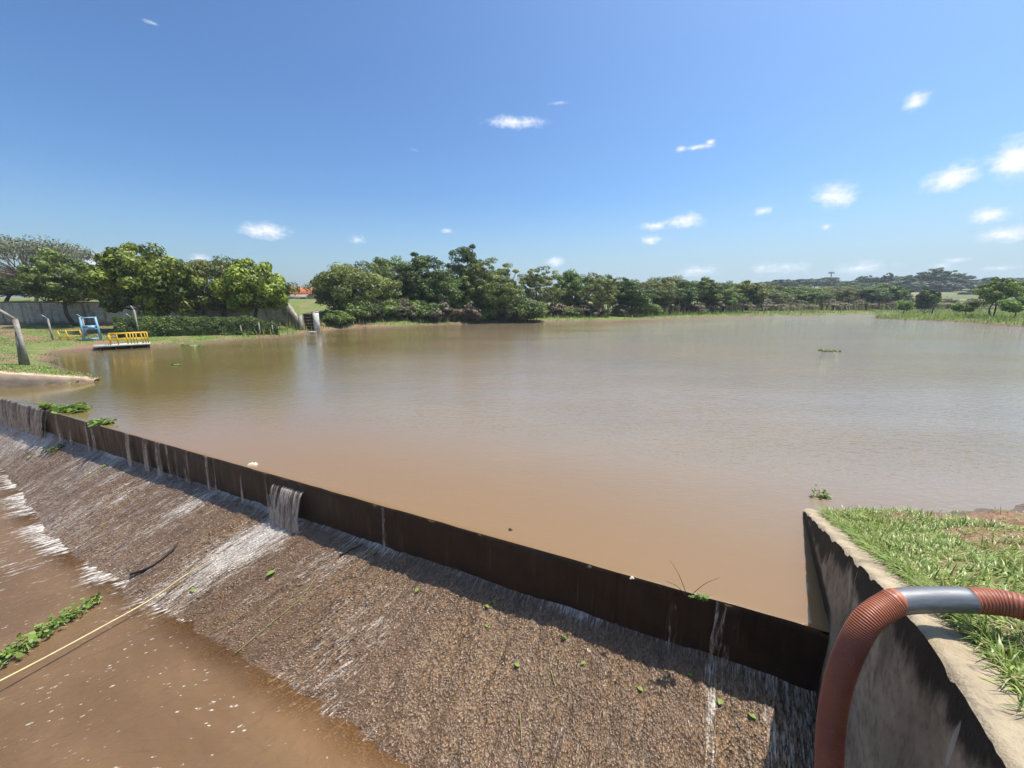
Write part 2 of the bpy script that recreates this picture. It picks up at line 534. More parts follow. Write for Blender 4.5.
M['stick'] = simple_mat('dark_wood', (0.030, 0.020, 0.014), (0.018, 0.012, 0.009), 0.6, 9, 0.4, 0.5)
M['stalk'] = simple_mat('dry_stalk', (0.40, 0.38, 0.14), (0.22, 0.24, 0.07), 0.8, 9, 0.3)
M['litter'] = simple_mat('pale_litter', (0.62, 0.56, 0.45), (0.42, 0.36, 0.27), 0.7, 12, 0.3)
M['brick_red'] = simple_mat('red_earth_wall', (0.20, 0.10, 0.065), (0.13, 0.065, 0.045), 0.9, 2, 0.2, 0.4)

# block wall
m = NT('block_wall')
u = m.uv()
br = m.n('ShaderNodeTexBrick', i_Vector=u, i_Scale=1.0, i_Mortar_Size=0.018, i_Brick_Width=0.40, i_Row_Height=0.20)
br.inputs['Color1'].default_value = (0.44, 0.41, 0.365, 1); br.inputs['Color2'].default_value = (0.34, 0.315, 0.275, 1)
br.inputs['Mortar'].default_value = (0.28, 0.26, 0.23, 1)
st = m.noise(m.mapping(u, (1.6, 0.25, 1)), 1.5, 5, 0.6)
c = m.mix(m.ramp(st, 0.45, 0.7, 0, .8), br.outputs[0], (0.085, 0.078, 0.068))
vv = m.n('ShaderNodeSeparateXYZ', i_Vector=u).outputs[1]
c = m.mix(m.ramp(m.math('ADD', vv, m.math('MULTIPLY', m.noise(u, 1.2, 4), 0.9)), 0.55, 0.95, 0.75, 0), c, (0.17, 0.075, 0.045))
M['block'] = m.end(m.bsdf(c, 0.92, 0.2, m.bump(br.outputs[1], 0.4, 0.02)))

# hose and coupling
m = NT('hose_rubber')
p = m.obj()
n = m.noise(p, 5, 5); n2 = m.noise(p, 40, 4)
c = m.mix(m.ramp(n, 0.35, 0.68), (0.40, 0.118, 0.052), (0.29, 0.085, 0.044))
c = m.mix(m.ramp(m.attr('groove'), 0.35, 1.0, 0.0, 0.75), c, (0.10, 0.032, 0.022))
c = m.mix(m.ramp(n2, 0.55, 0.75, 0, 0.35), c, (0.42, 0.24, 0.16))
M['hose'] = m.end(m.bsdf(c, m.ramp(n2, 0.3, 0.7, 0.38, 0.62), 0.4))
m = NT('steel_pipe')
p = m.obj()
n = m.noise(m.mapping(p, (1, 6, 6)), 12, 4)
c = m.mix(m.ramp(n, 0.3, 0.7), (0.20, 0.203, 0.208), (0.14, 0.143, 0.15))
M['steel'] = m.end(m.bsdf(c, m.ramp(n, 0.3, 0.7, 0.40, 0.55), 0.5, m.bump(n, 0.1, 0.003), Metallic=0.55))

# falling water
m = NT('falling_water')
u = m.uv()
s = m.math('ADD', m.math('MULTIPLY', m.noise(m.mapping(u, (1.0, 0.10, 1)), 13.0, 5, 0.62, 0.6), 0.6), m.math('MULTIPLY', m.noise(m.mapping(u, (1.0, 0.16, 1)), 48.0, 4, 0.65, 0.3), 0.4))
dens = m.attr('dens')
al = m.ramp(m.math('ADD', s, m.math('MULTIPLY', m.math('SUBTRACT', dens, 0.5), 0.50)), 0.38, 0.62)
b = m.bsdf(m.mix(m.ramp(s, 0.42, 0.66), (0.42, 0.30, 0.20), (0.72, 0.65, 0.56)), 0.2, 0.6, m.bump(s, 0.5, 0.02), IOR=1.33)
tp = m.n('ShaderNodeBsdfTransparent').outputs[0]
mx = m.n('ShaderNodeMixShader'); m.put(mx.inputs[0], m.math('MULTIPLY', al, 0.8)); m.put(mx.inputs[1], tp); m.put(mx.inputs[2], b)
M['fall'] = m.end(mx.outputs[0])
M['foam'] = simple_mat('foam', (0.78, 0.75, 0.70), (0.66, 0.61, 0.55), 0.4, 20, 0.5, 0.5)

# ------------------------------------------------------------------ lake outline and ground heights
LAKE = [(-18.5, 12.85), (-15.6, 14.1), (-17.2, 15.0), (-18.9, 16.2), (-21.2, 17.6), (-23.2, 19.3), (-26.6, 22.3), (-26.0, 23.4), (-23.6, 25.0), (-21.0, 28.6),
        (-18.9, 32.6), (-18.5, 36.5), (-17.6, 41), (-13, 45.2), (-8, 49.2), (0, 53), (8, 55.5), (16, 58), (24, 62.5), (34, 67), (46, 72.5), (62, 76.5),
        (80, 79), (104, 84), (150, 92), (150, 86), (104, 76), (80, 71), (66, 68.5), (60.5, 65.5), (59.8, 62), (62.5, 55.6), (60, 48), (57.5, 43), (66, 34), (76, 24), (70, 10),
        (40, 4), (20, 4.5), (9, 5.0), (4.5, 5.1), (4.26, 5.13), (2.95, 3.0)]
LK = np.array(LAKE)


def lake_sdist(x, y):
    """positive outside"""
    x = np.asarray(x, float); y = np.asarray(y, float)
    best = np.full(x.shape, 1e9); inside = np.zeros(x.shape, bool)
    n = len(LK)
    for i in range(n):
        a = LK[i]; b = LK[(i + 1) % n]
        ab = b - a
        t = np.clip(((x - a[0]) * ab[0] + (y - a[1]) * ab[1]) / (ab @ ab), 0, 1)
        dx = x - a[0] - t * ab[0]; dy = y - a[1] - t * ab[1]
        best = np.minimum(best, dx * dx + dy * dy)
        cond = ((a[1] > y) != (b[1] > y)) & (x < (b[0] - a[0]) * (y - a[1]) / (b[1] - a[1] + 1e-12) + a[0])
        inside ^= cond
    d = np.sqrt(best)
    return np.where(inside, -d, d)


WY = [-30, 0.3, 1.0, 1.6, 2.136, 2.95, 3.7, 4.3, 4.94, 5.3, 8]
WZ = [1.45, 1.43, 1.42, 1.35, 1.18, 0.865, 0.575, 0.345, 0.10, -0.04, -0.9]


def wing_x(y):
    return 1.104 + 0.615 * np.asarray(y, float)


def ground_h(x, y):
    x = np.asarray(x, float); y = np.asarray(y, float)
    d = lake_sdist(x, y) + (fbm(x * 0.6, y * 0.6, 3) - 0.5) * 1.0 * smooth(8, 14, np.hypot(x, y))
    h = np.where(d > 0, 0.34 * (1 - np.exp(-np.maximum(d, 0) / 0.9)) + 0.013 * np.clip(d, 0, 50), np.maximum(d * 0.5, -1.2))
    land = smooth(0, 3, d)
    h = h + land * (fbm(x * 0.25, y * 0.25, 5) - 0.5) * 0.35 + land * (fbm(x * 1.3, y * 1.3, 8) - 0.5) * 0.09
    # rise behind the block wall
    h = h + 2.3 * smooth(40, 64, y) * smooth(-10, -22, x) * land
    # far hill to the right
    az = np.degrees(np.arctan2(x, np.maximum(y, 1e-3)))
    hill = np.interp(y, [0, 95, 150, 230, 300, 360, 460, 900], [0, 0, 2.4, 6.6, 10.9, 13, 13, 10])
    h = h + hill * (0.15 + 0.85 * smooth(8, 24, az)) * (0.85 + 0.3 * fbm(x * 0.012, y * 0.012, 21)) * (y > 0)
    # right bank behind the wing wall
    s, dd = to_sd(x, y)
    right = x > wing_x(y) + 0.09
    off = x - wing_x(y)
    zr = np.interp(y + (fbm(x * 1.5, y * 0.3, 31) - 0.5) * 0.7 * smooth(0.5, 2.0, off) - 0.10 * smooth(1, 5, off), WY, WZ) - 0.035
    zr = zr + (fbm(x * 2.2, y * 2.2, 41) - 0.5) * 0.09 * smooth(0.1, 0.6, off) + (fbm(x * 8, y * 8, 43) - 0.5) * 0.035 * smooth(0.1, 0.4, off)
    near = right & (x < 22) & (y < 6.5)
    w = smooth(22, 14, x)
    h = np.where(near, zr * w + h * (1 - w), h)
    # spillway basin below the weir
    basin = (dd < D0 + 0.15) & (s < 24.2) & (~right)
    h = np.where(basin, -3.4, h)
    return h


def gz(x, y):
    return float(ground_h(np.array([x]), np.array([y]))[0])


# polar sheet round the camera's foot
ang = np.concatenate([np.linspace(-180, -95, 86)[:-1], np.linspace(-95, 95, 521), np.linspace(95, 180, 86)[1:]])
rad = np.concatenate([[0.05], np.geomspace(0.6, 540, 400)])
A, R = np.meshgrid(np.radians(ang), rad, indexing='ij')
GX = R * np.sin(A); GY = R * np.cos(A)
GZ = ground_h(GX, GY)
off = GX - wing_x(GY)
near = (off > 0) & (GX < 22) & (GY < 6.5)
bare = smooth(0.50, 0.62, fbm(GX * 0.9, GY * 0.9, 51)) * smooth(1.0, 2.2, off)
bare = np.maximum(bare, smooth(4.0, 4.5, GY + (fbm(GX * 1.3, GY, 52) - .5) * .9) * smooth(0.8, 1.9, off))
bare = np.maximum(bare, np.exp(-(((GX - 5.5) / .75) ** 2 + ((GY - 3.65) / .28) ** 2)))
soil = np.where(near, np.clip(0.55 + bare, 0, 1), 0)
fieldm = smooth(110, 150, GY)
# pale bare patches on the left lawn
soil = np.maximum(soil, np.where((GX < -15) & (GY < 45), smooth(0.54, 0.64, fbm(GX * 0.35, GY * 0.6, 61)), 0))
ground = mesh('ground', np.stack([GX, GY, GZ], -1).reshape(-1, 3), grid_faces(*GX.shape)[:, ::-1], M['ground'], smooth_shade=True,
              attrs={'soil': soil.ravel(), 'field': fieldm.ravel()})
tag(ground, kind='structure')

# ------------------------------------------------------------------ lake water
fs = np.linspace(0, 24.0, 2)
px, py = sd(np.array([0.03, 23.7]), D0 - 0.004)
# a tensor grid in (s, d) over the lake, clipped by the land that stands above it
ss = np.concatenate([np.linspace(-1.2, 24.3, 60), np.linspace(26, 60, 10)])
outline_s = np.concatenate([np.linspace(-230, -4, 40), np.linspace(-3, -0.5, 12), np.linspace(-0.35, 0.35, 15), np.linspace(0.5, 24.0, 100), np.linspace(26, 60, 8)])
outline_d = np.concatenate([[D0 - 0.006, D0 + 0.03, D0 + 0.08], np.linspace(D0 + 0.2, D0 + 9, 36), np.linspace(D0 + 10, 200, 60)])
S2, D2 = np.meshgrid(outline_s, outline_d, indexing='ij')
LX, LY = sd(S2, D2)
LZ = np.zeros_like(LX)
crestn = (fbm(S2 * 3.0, S2 * 0, 71) - 0.5) * 0.022
LZ = np.where(D2 < D0 + 0.02, CREST + 0.006 + crestn, LZ)
distw = D2 - D0
calm = 0.08 + 0.42 * smooth(0.5, 7, distw) * (0.22 + 0.78 * smooth(11, -3, S2)) + 0.55 * smooth(8, 26, distw) * smooth(16, 2, S2)
sky_sheen = smooth(-12, -2, LX + 3 * (fbm(LX * .15, LY * .15, 79) - .5))  # mask of the painted sky reflection, fading out towards the left bank
silt = (1 - smooth(0.0, 4.5, distw - 0.9 * (fbm(S2 * .25, D2 * .4, 77) - .5))) * smooth(19, 10, S2)
ok = ((S2 > 0.0) | (LX > wing_x(LY) + 0.0) & (LY > 3.2) | (D2 > D0 + 3))
Fq = grid_faces(*LX.shape)
inb = ((LX > wing_x(LY) + 0.16) & (LY < 3.6)).ravel()
keep = ~(inb & (S2 > -3).ravel())[Fq].any(1)
lake = mesh('lake_water', np.stack([LX, LY, LZ], -1).reshape(-1, 3), Fq[keep], M['lake'], smooth_shade=True, attrs={'calm': calm.ravel(), 'silt': silt.ravel(), 'sky_sheen': sky_sheen.ravel()})
tag(lake, kind='structure')

# ------------------------------------------------------------------ weir wall
weir = thing('weir_wall', 'long low rust-brown weir wall holding back the muddy lake', 'weir', (*sd(12, D0), -0.8))
S1 = np.linspace(-0.05, 23.75, 950); Vv = np.linspace(0, 1.25, 26)
SG, VG = np.meshgrid(S1, Vv, indexing='ij')
topz = CREST - 0.004 + (fbm(S1 * 3.0, S1 * 0, 71) - 0.5) * 0.028 - 0.03 * smooth(.66, .74, fbm(S1 * 6.0, S1 * 0, 72))
dd = D0 - 0.001 + (fbm(SG * 2.0, VG * 2.0, 73) - 0.5) * 0.035 + (fbm(SG * 11, VG * 7, 75) - 0.5) * 0.014
dd = np.where(VG < 0.001, D0 + 0.004, dd - 0.012 * smooth(0, .1, VG))
joint = np.zeros_like(SG)
for js in np.arange(1.9, 23, 3.1):
    joint = np.maximum(joint, np.exp(-((SG - js) / 0.012) ** 2))
dd = dd + joint * 0.02
X, Y = sd(SG, dd)
Z = topz[:, None] - VG
mesh('front_face', np.stack([X, Y, Z], -1).reshape(-1, 3), grid_faces(*X.shape), M['weir'], weir, weir.location, True, uv=np.stack([SG, VG], -1).reshape(-1, 2))
mb = MB()
c0 = np.array(sd(11.85, D0 + 0.18))
mb.box((c0[0], c0[1], -0.85), (11.9, 0.15, 0.80), ((*AL, 0), (*NL, 0), (0, 0, 1)))
mb.build('core', M['weir'], weir, weir.location)

# ------------------------------------------------------------------ apron
def apron_slope(s):
    return np.interp(s, [-1, 12.5, 15, 18.7, 24], [0.52, 0.52, 0.66, 0.98, 1.15])


def skew(s):
    return np.interp(s, [0, 2.5, 6.5, 11, 24], [0.0, 0.05, 0.75, 0.6, 0.5])


def apron_base(s, w):
    z = FOOT_Z + 0.05 * np.exp(-w / 0.07) - apron_slope(s) * w
    edge = 0.10 * (fbm(np.asarray(s) * 1.1, np.asarray(w) * 0.4, 81) - 0.5)
    return z + edge * smooth(0.1, 0.8, w)


sA = np.concatenate([np.arange(-0.1, 8, 0.0135), np.arange(8, 14, 0.024), np.arange(14, 24.1, 0.05)])
wA = np.concatenate([np.arange(-0.05, 1.9, 0.0125), np.arange(1.9, 3.2, 0.06)])
SG, WG = np.meshgrid(sA, wA, indexing='ij')
US = SG - skew(SG) * WG
fade = smooth(14, 8, SG) * 0.6 + 0.4
disp = (fbm(US * 1.7, WG * 0.9, 90) - 0.5) * 0.09 + (fbm(US * 5.5, WG * 1.5, 91) - 0.5) * 0.075 + (fbm(US * 18, WG * 4.5, 93, 3) - 0.5) * (0.016 + 0.045 * fbm(US * .9, WG * .7, 94)) + (fbm(US * 40, WG * 18, 95, 3) - 0.5) * 0.026 * fade
ZA = apron_base(SG, WG) + disp * smooth(-0.02, 0.15, WG)
X, Y = sd(SG, D0 - WG)
# where water runs: below the notch, below the streams, along the foot, by the wing
FALLS = [(7.42, 0.46, 1.0), (9.75, 0.18, .8), (11.65, 0.22, .8), (12.25, 0.16, .7), (12.85, 0.25, .8), (10.6, 0.10, .45), (8.3, 0.06, .4), (14.3, .12, .4), (20.4, 3.1, 1.0), (3.9, .05, .3), (1.45, 0.05, .45), (0.90, 0.05, .80), (0.40, 0.07, .62), (.10, .05, .6)]
foam = np.zeros_like(SG)
for s0, hw, a in FALLS:
    spread = hw * 1.15 + 0.42 * WG * (hw > 0.09) + 0.04
    foam = np.maximum(foam, a * np.exp(-((US - s0) / spread) ** 2) * (1.0 - 0.35 * smooth(0.3, 1.5, WG)))
foam = np.maximum(foam, (0.35 + .75 * fbm(SG * 1.3, SG * 0, 99)) * np.exp(-(WG / 0.15) ** 2))
foam = np.maximum(foam, (0.36 + 0.30 * smooth(6, 13, SG)) * smooth(2.0, 6.5, SG))
foam = np.maximum(foam, 0.33 + 0.25 * smooth(.5, .75, fbm(US * .9, WG * .4, 98)))
foam = np.maximum(foam, 1.1 * smooth(16.6, 17.6, SG) * smooth(.75, .25, WG))
foam = foam * (0.6 + 0.8 * fbm(US * 1.6, WG * 0.6, 97))
apron = mesh('spillway_apron', np.stack([X, Y, ZA], -1).reshape(-1, 3), grid_faces(*X.shape)[:, ::-1], M['apron'], uv=np.stack([US, WG], -1).reshape(-1, 2),
             attrs={'foam': np.clip(foam, 0, 1).ravel()})
tag(apron, kind='structure')


def apron_hit(u, v):
    d = ray(u, v); t = 3.0
    for _ in range(60):
        p = np.array([0, 0, CAM_H]) + d * t
        s, q = to_sd(p[0], p[1])
        f = p[2] - float(apron_base(s, D0 - q))
        t += 0.4 * f
    return np.array([0, 0, CAM_H]) + d * t


# ------------------------------------------------------------------ lower pool
sP = np.concatenate([np.arange(-4, 18, 0.09), np.arange(18, 46, 0.6)])
dP = np.concatenate([np.arange(-26, 0, 0.6), np.arange(0, D0 - 0.4, 0.045)])
SG, DG = np.meshgrid(sP, dP, indexing='ij')
WG = D0 - DG
ew = (POOL_Z - FOOT_Z) / -apron_slope(SG)
eo = WG - ew                       # metres beyond the apron's edge
us = SG - skew(SG) * WG
pf = 0.95 * np.exp(-(np.maximum(eo, 0) / (0.05 + 0.5 * fbm(us * 1.2, SG * 0, 102) ** 2)) ** 2) * smooth(2.0, 6.5, SG) * smooth(.25, .75, fbm(us * 2.2, SG * 0, 101))
for s0, hw, a in FALLS:
    if s0 > 3:
        pf = np.maximum(pf, a * 0.95 * np.exp(-((us - s0) / (hw * 1.2 + .25 + 0.16 * WG)) ** 2) * np.exp(-np.maximum(eo, 0) / (0.35 + hw * .4)))
pf = np.maximum(pf, 1.0 * np.exp(-(np.maximum(eo - .04, 0) / (.12 + .45 * fbm(us * 2.1, SG * 0, 104))) ** 2) * smooth(8.0, 10, SG) * smooth(.2, .5, fbm(us * 1.3, SG * 0, 106)))
pf = np.maximum(pf, 0.9 * np.exp(-((us - 8.2) / 1.1) ** 2) * np.exp(-np.maximum(eo, 0) / 0.5))
pf = np.maximum(pf, 0.52 * smooth(7, 13, SG) * (.4 + 1.2 * fbm(us * .8, WG * .5, 109))); pf = np.maximum(pf, 0.14)
shallow = np.exp(-(np.maximum(eo, 0) / 0.4) ** 2) * smooth(6.5, 4.5, SG) * (0.4 + 0.9 * fbm(SG * 1.5, DG * 1.5, 103))
X, Y = sd(SG, DG)
Z = POOL_Z + (fbm(us * 1.4, WG * 1.4, 105) - 0.5) * 0.04 + pf * 0.03 * (fbm(us * 9, WG * 6, 107) - 0.5)
pool = mesh('pool_water', np.stack([X, Y, Z], -1).reshape(-1, 3), grid_faces(*X.shape), M['pool'], smooth_shade=True, uv=np.stack([us, WG], -1).reshape(-1, 2),
            attrs={'foam': np.clip(pf, 0, 1).ravel(), 'shallow': np.clip(shallow, 0, 1).ravel(), 'opaque': (0.22 + 0.78 * smooth(-0.02, 0.42, eo + .25 * (fbm(us * 2.2, WG * 2.2, 117) - .5))).ravel()})
tag(pool, kind='structure')

# ------------------------------------------------------------------ falling water
def curtain(name, s0, hw, z0, throw, dens, label, z1=None, amp=0.02, seed=0, ragged=0.0):
    ns = max(6, int(hw * 2 / 0.012)); nz = 40
    S = np.linspace(s0 - hw, s0 + hw, ns); q = np.linspace(0, 1, nz)
    Sg, Q = np.meshgrid(S, q, indexing='ij')
    z1 = FOOT_Z - 0.05 if z1 is None else z1
    outd = throw * np.sqrt(Q) + 0.006
    zb = z1 - throw * 0.5
    Zg = z0 + (zb - z0) * Q
    Sg2 = Sg + (Sg - s0) * (-0.12 * Q) + (fbm(Sg * 14, Q * 2 + seed, 111) - .5) * 0.05 * Q
    outd = outd + (fbm(Sg * 22, Q * 2.5 + seed, 113 + seed) - 0.5) * amp * (0.3 + Q)
    X, Y = sd(Sg2, D0 - outd - 0.025)
    e = 1 - np.abs(Sg - s0) / hw
    dn = dens * (0.55 + 0.45 * smooth(0, 0.25, e)) + 0.25 * (Q - 0.4) - ragged * (fbm(Sg * 9, Q * 0, 115 + seed) - 0.4)
    # front and a back skin so the sheet has thickness
    X2, Y2 = sd(Sg2, D0 - outd - 0.013)
    V = np.concatenate([np.stack([X, Y, Zg], -1).reshape(-1, 3), np.stack([X2, Y2, Zg], -1).reshape(-1, 3)])
    Fq = grid_faces(ns, nz)
    Fa = np.concatenate([Fq, Fq[:, ::-1] + ns * nz])
    o = mesh(name, V, Fa, M['fall'], None, (*sd(s0, D0), z1), True, uv=np.tile(np.stack([Sg, Q * abs(z1 - z0)], -1).reshape(-1, 2), (2, 1)),
             attrs={'dens': np.tile(np.clip(dn, 0, 1).ravel(), 2)})
    return tag(o, label, 'waterfall', 'water spilling over the weir')


curtain('waterfall', 7.45, 0.44, -0.16, 0.20, 0.58, 'bright sheet of water gushing from the notch midway along the weir', amp=0.06, seed=1, ragged=.15, z1=-.72)
curtain('waterfall', 20.45, 3.15, 0.0, 0.10, 0.74, 'broad muddy curtain pouring over the far end of the weir', amp=0.05, seed=2, ragged=.9)
curtain('waterfall', 12.85, 0.20, 0.0, 0.07, 0.45, 'pale streams of water, farthest of three spills beside each other on the weir', seed=3, ragged=1.4)
curtain('waterfall', 12.2, 0.11, 0.0, 0.07, 0.50, 'narrow pale stream, middle of three spills beside each other on the weir', seed=4, ragged=.8)
curtain('waterfall', 11.65, 0.14, 0.0, 0.07, 0.58, 'full pale stream, nearest of three spills beside each other on the weir', seed=5, ragged=.6)
curtain('waterfall', 10.55, 0.16, 0.0, 0.05, 0.30, 'very thin broken dribble between the triple spill and the twin stream', seed=6, ragged=1.6)
curtain('waterfall', 9.72, 0.17, 0.0, 0.06, 0.52, 'twin pale stream falling just beyond the gushing notch on the weir', seed=7, ragged=1.1)
curtain('waterfall', 8.05, 0.035, 0.0, 0.04, 0.42, 'single thin trickle running down the weir beside the gushing notch', seed=8)
curtain('waterfall', 16.4, 0.55, 0.0, 0.05, 0.36, 'ragged thin spill beside the broad curtain at the far weir end', seed=11, ragged=1.2)
curtain('waterfall', 15.0, 0.40, 0.0, 0.04, 0.26, 'faint dribbles under the largest plant clump on the weir', seed=12, ragged=1.3)
curtain('waterfall', 9.0, 0.28, 0.0, 0.04, 0.24, 'faint dribbles between the twin stream and the gushing notch', seed=13, ragged=1.4)
curtain('waterfall', 11.1, 0.25, 0.0, 0.04, 0.30, 'thin broken drips right beside the fullest of the three spills', seed=14, ragged=1.4)
curtain('waterfall', 5.2, 0.30, 0.0, 0.03, 0.18, 'very faint drips on the dark weir face nearer than the notch', seed=15, ragged=1.5)
curtain('waterfall', 1.05, 0.33, 0.0, 0.035, 0.16, 'faint dark veil of drips on the shaded weir near the hose', seed=9, ragged=1.5)

# ------------------------------------------------------------------ wing wall beside the hose
wing = thing('wing_wall', 'sloping stained concrete wall running down into the lake beside the grass', 'wall', (wing_x(2.5), 2.5, 0))
UY = np.linspace(-1.2, 5.35, 230); VD = np.linspace(0, 1, 70)
dirw = np.array([0.615, 1.0]); dirw /= np.linalg.norm(dirw)
nrm = np.array([-dirw[1], dirw[0]])        # towards the spillway
tz = np.interp(UY, WY[:9] + [5.4], WZ[:9] + [-0.08])
k = np.hanning(21); k /= k.sum()
tz = np.convolve(np.pad(tz, 10, mode='edge'), k, 'valid') + (fbm(UY * 4, UY * 0, 121) - 0.5) * 0.018
YG, QG = np.meshgrid(UY, VD, indexing='ij')
ZT = np.repeat(tz[:, None], len(VD), 1)
DEP = (QG ** 1.5) * (ZT + 2.4)
chip = 0.012 + 0.03 * smooth(.58, .74, fbm(UY * 7.0, UY * 0, 131)) + .014 * fbm(UY * 24, UY * 0, 133)
rough = (fbm(YG * 3, DEP * 3, 123) - 0.5) * 0.016 + (fbm(YG * 16, DEP * 16, 125) - 0.5) * 0.006
round_e = 0.018 * np.exp(-DEP / 0.015)
offn = rough - round_e
offn = rough * smooth(0, .05, DEP)
X = wing_x(YG) + nrm[0] * offn; Y = YG + nrm[1] * offn; Z = ZT - DEP - (chip[:, None]) * (1 - QG)
wet = smooth(0.13, 0.03, np.abs(Z - 0.04) - .03) * smooth(2.9, 3.2, YG) + smooth(-0.35, -0.6, Z) * .6
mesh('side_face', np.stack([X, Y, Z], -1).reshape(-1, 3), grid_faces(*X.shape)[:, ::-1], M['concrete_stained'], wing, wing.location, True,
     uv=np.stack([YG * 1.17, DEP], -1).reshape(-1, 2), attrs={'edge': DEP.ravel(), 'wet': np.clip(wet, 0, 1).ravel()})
TW = np.linspace(0, 0.215, 24)
YG, TG = np.meshgrid(UY, TW, indexing='ij')
bez = chip[:, None] * np.exp(-TG / (0.012 + .25 * chip[:, None])) + 0.014 * np.exp(-(0.215 - TG) / 0.012)
bez[:, 0] = chip
nzt = (fbm(YG * 6, TG * 6, 127) - 0.5) * 0.018 + (fbm(YG * 26, TG * 26, 129) - .5) * 0.012
Z = tz[:, None] - bez + nzt * smooth(0, .03, TG)
X = wing_x(YG) - nrm[0] * TG; Y = YG - nrm[1] * TG
top = mesh('top', np.stack([X, Y, Z], -1).reshape(-1, 3), grid_faces(*X.shape), M['concrete'], wing, wing.location, True)
VB = np.linspace(0, 1, 6)
YG, QG = np.meshgrid(UY, VB, indexing='ij')
X = wing_x(YG) - nrm[0] * 0.215; Y = YG - nrm[1] * 0.215; Z = tz[:, None] - 0.014 - QG * 1.6
mesh('back_face', np.stack([X, Y, Z], -1).reshape(-1, 3), grid_faces(*X.shape), M['concrete'], wing, wing.location, True)
mb = MB()
for yy in (-1.2, 5.35):
    a = np.array([wing_x(yy), yy]); b = a - nrm * 0.215
    zt = float(np.interp(yy, UY, tz)) - 0.014
    mb.add([(*a, zt), (*b, zt), (*b, zt - 2.4), (*a, zt - 2.4)], [(0, 1, 2, 3)])
mb.build('end_face', M['concrete'], wing, wing.location)

# ------------------------------------------------------------------ suction hose
hose = thing('suction_hose', 'red corrugated suction hose with steel joint bent over the concrete wall', 'hose', Pt(930, 600, 2.0))


def hose_part(name, P, r, pitch=0.0108, groove=0.0032):
    P = catmull(P, 60)
    L = np.concatenate([[0], np.cumsum(np.linalg.norm(np.diff(P, axis=0), axis=1))])
    n = int(L[-1] / (pitch / 6))
    q = np.linspace(0, L[-1], n)
    C = np.stack([np.interp(q, L, P[:, i]) for i in range(3)], 1)
    T, N, B = frames(C)
    na = 36
    a = np.linspace(0, 2 * np.pi, na, endpoint=False)
    ph = q[:, None] / pitch + a[None, :] / (2 * np.pi)
    g = 0.5 + 0.5 * np.cos(2 * np.pi * ph)
    g = g ** 1.6
    rr = r - groove * g
    V = C[:, None, :] + rr[:, :, None] * (np.cos(a)[None, :, None] * N[:, None, :] + np.sin(a)[None, :, None] * B[:, None, :])
    i, j = np.meshgrid(np.arange(n - 1), np.arange(na), indexing='ij')
    Fq = np.stack([i * na + j, i * na + (j + 1) % na, (i + 1) * na + (j + 1) % na, (i + 1) * na + j], -1).reshape(-1, 4)
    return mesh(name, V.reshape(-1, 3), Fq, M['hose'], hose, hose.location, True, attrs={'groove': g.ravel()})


HR = 0.0625
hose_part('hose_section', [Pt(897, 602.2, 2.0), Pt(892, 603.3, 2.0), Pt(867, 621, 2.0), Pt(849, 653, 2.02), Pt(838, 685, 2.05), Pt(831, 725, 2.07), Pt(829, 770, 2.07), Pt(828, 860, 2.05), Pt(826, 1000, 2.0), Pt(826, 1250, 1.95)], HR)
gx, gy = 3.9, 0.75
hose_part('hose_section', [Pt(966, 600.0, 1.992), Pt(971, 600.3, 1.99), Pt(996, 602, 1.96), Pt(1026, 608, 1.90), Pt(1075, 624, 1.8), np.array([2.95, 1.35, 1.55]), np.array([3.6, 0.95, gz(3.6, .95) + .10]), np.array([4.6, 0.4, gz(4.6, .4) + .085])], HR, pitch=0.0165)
cp = [Pt(893, 602.5, 2.0), Pt(910, 600.5, 2.0), Pt(940, 599.6, 2.0), Pt(968, 600.0, 1.99)]
mb = MB()
ptsc = catmull(cp, 8)
rr = np.full(len(ptsc), 0.062); rr[0] = rr[-1] = 0.0605
V, Fc = tube(ptsc, rr, 40, True)
mb.add(V, Fc)
mb.build('pipe_joint', M['steel'], hose, hose.location, smooth_shade=False)
pj = [o for o in hose.children if o.name.startswith('pipe_joint')][0]
for pl in pj.data.polygons: pl.use_smooth = len(pl.vertices) == 4

# ------------------------------------------------------------------ grass of the near bank
def blades(base, L, Wd, lean, az, tint, dry, nseg=3):
    """flat leaf blades with nseg segments; returns V,F,tint,dry"""
    n = len(base)
    dirh = np.stack([np.cos(az), np.sin(az), np.zeros(n)], 1)
    side = np.stack([-np.sin(az), np.cos(az), np.zeros(n)], 1)
    rows = []
    for i in range(nseg + 1):
        q = i / nseg
        ang = lean * (0.35 + 0.9 * q)
        hor = L * q * np.sin(ang); ver = L * q * np.cos(ang)
        c = base + dirh * hor[:, None] + np.array([0, 0, 1.0]) * ver[:, None]
        w = Wd * (1 - 0.15 * q if i < nseg else 0.06) * (0.7 if i == 0 else 1)
        if i == nseg - 1: w = Wd * 0.75
        rows.append(c - side * (w / 2)[:, None]); rows.append(c + side * (w / 2)[:, None])
    V = np.stack(rows, 1).reshape(-1, 3)
    k = 2 * (nseg + 1)
    b = np.arange(n)[:, None] * k
    Fq = np.concatenate([np.concatenate([b + 2 * i, b + 2 * i + 1, b + 2 * i + 3, b + 2 * i + 2], 1) for i in range(nseg)])
    return V, Fq, np.repeat(tint, k), np.repeat(dry, k)


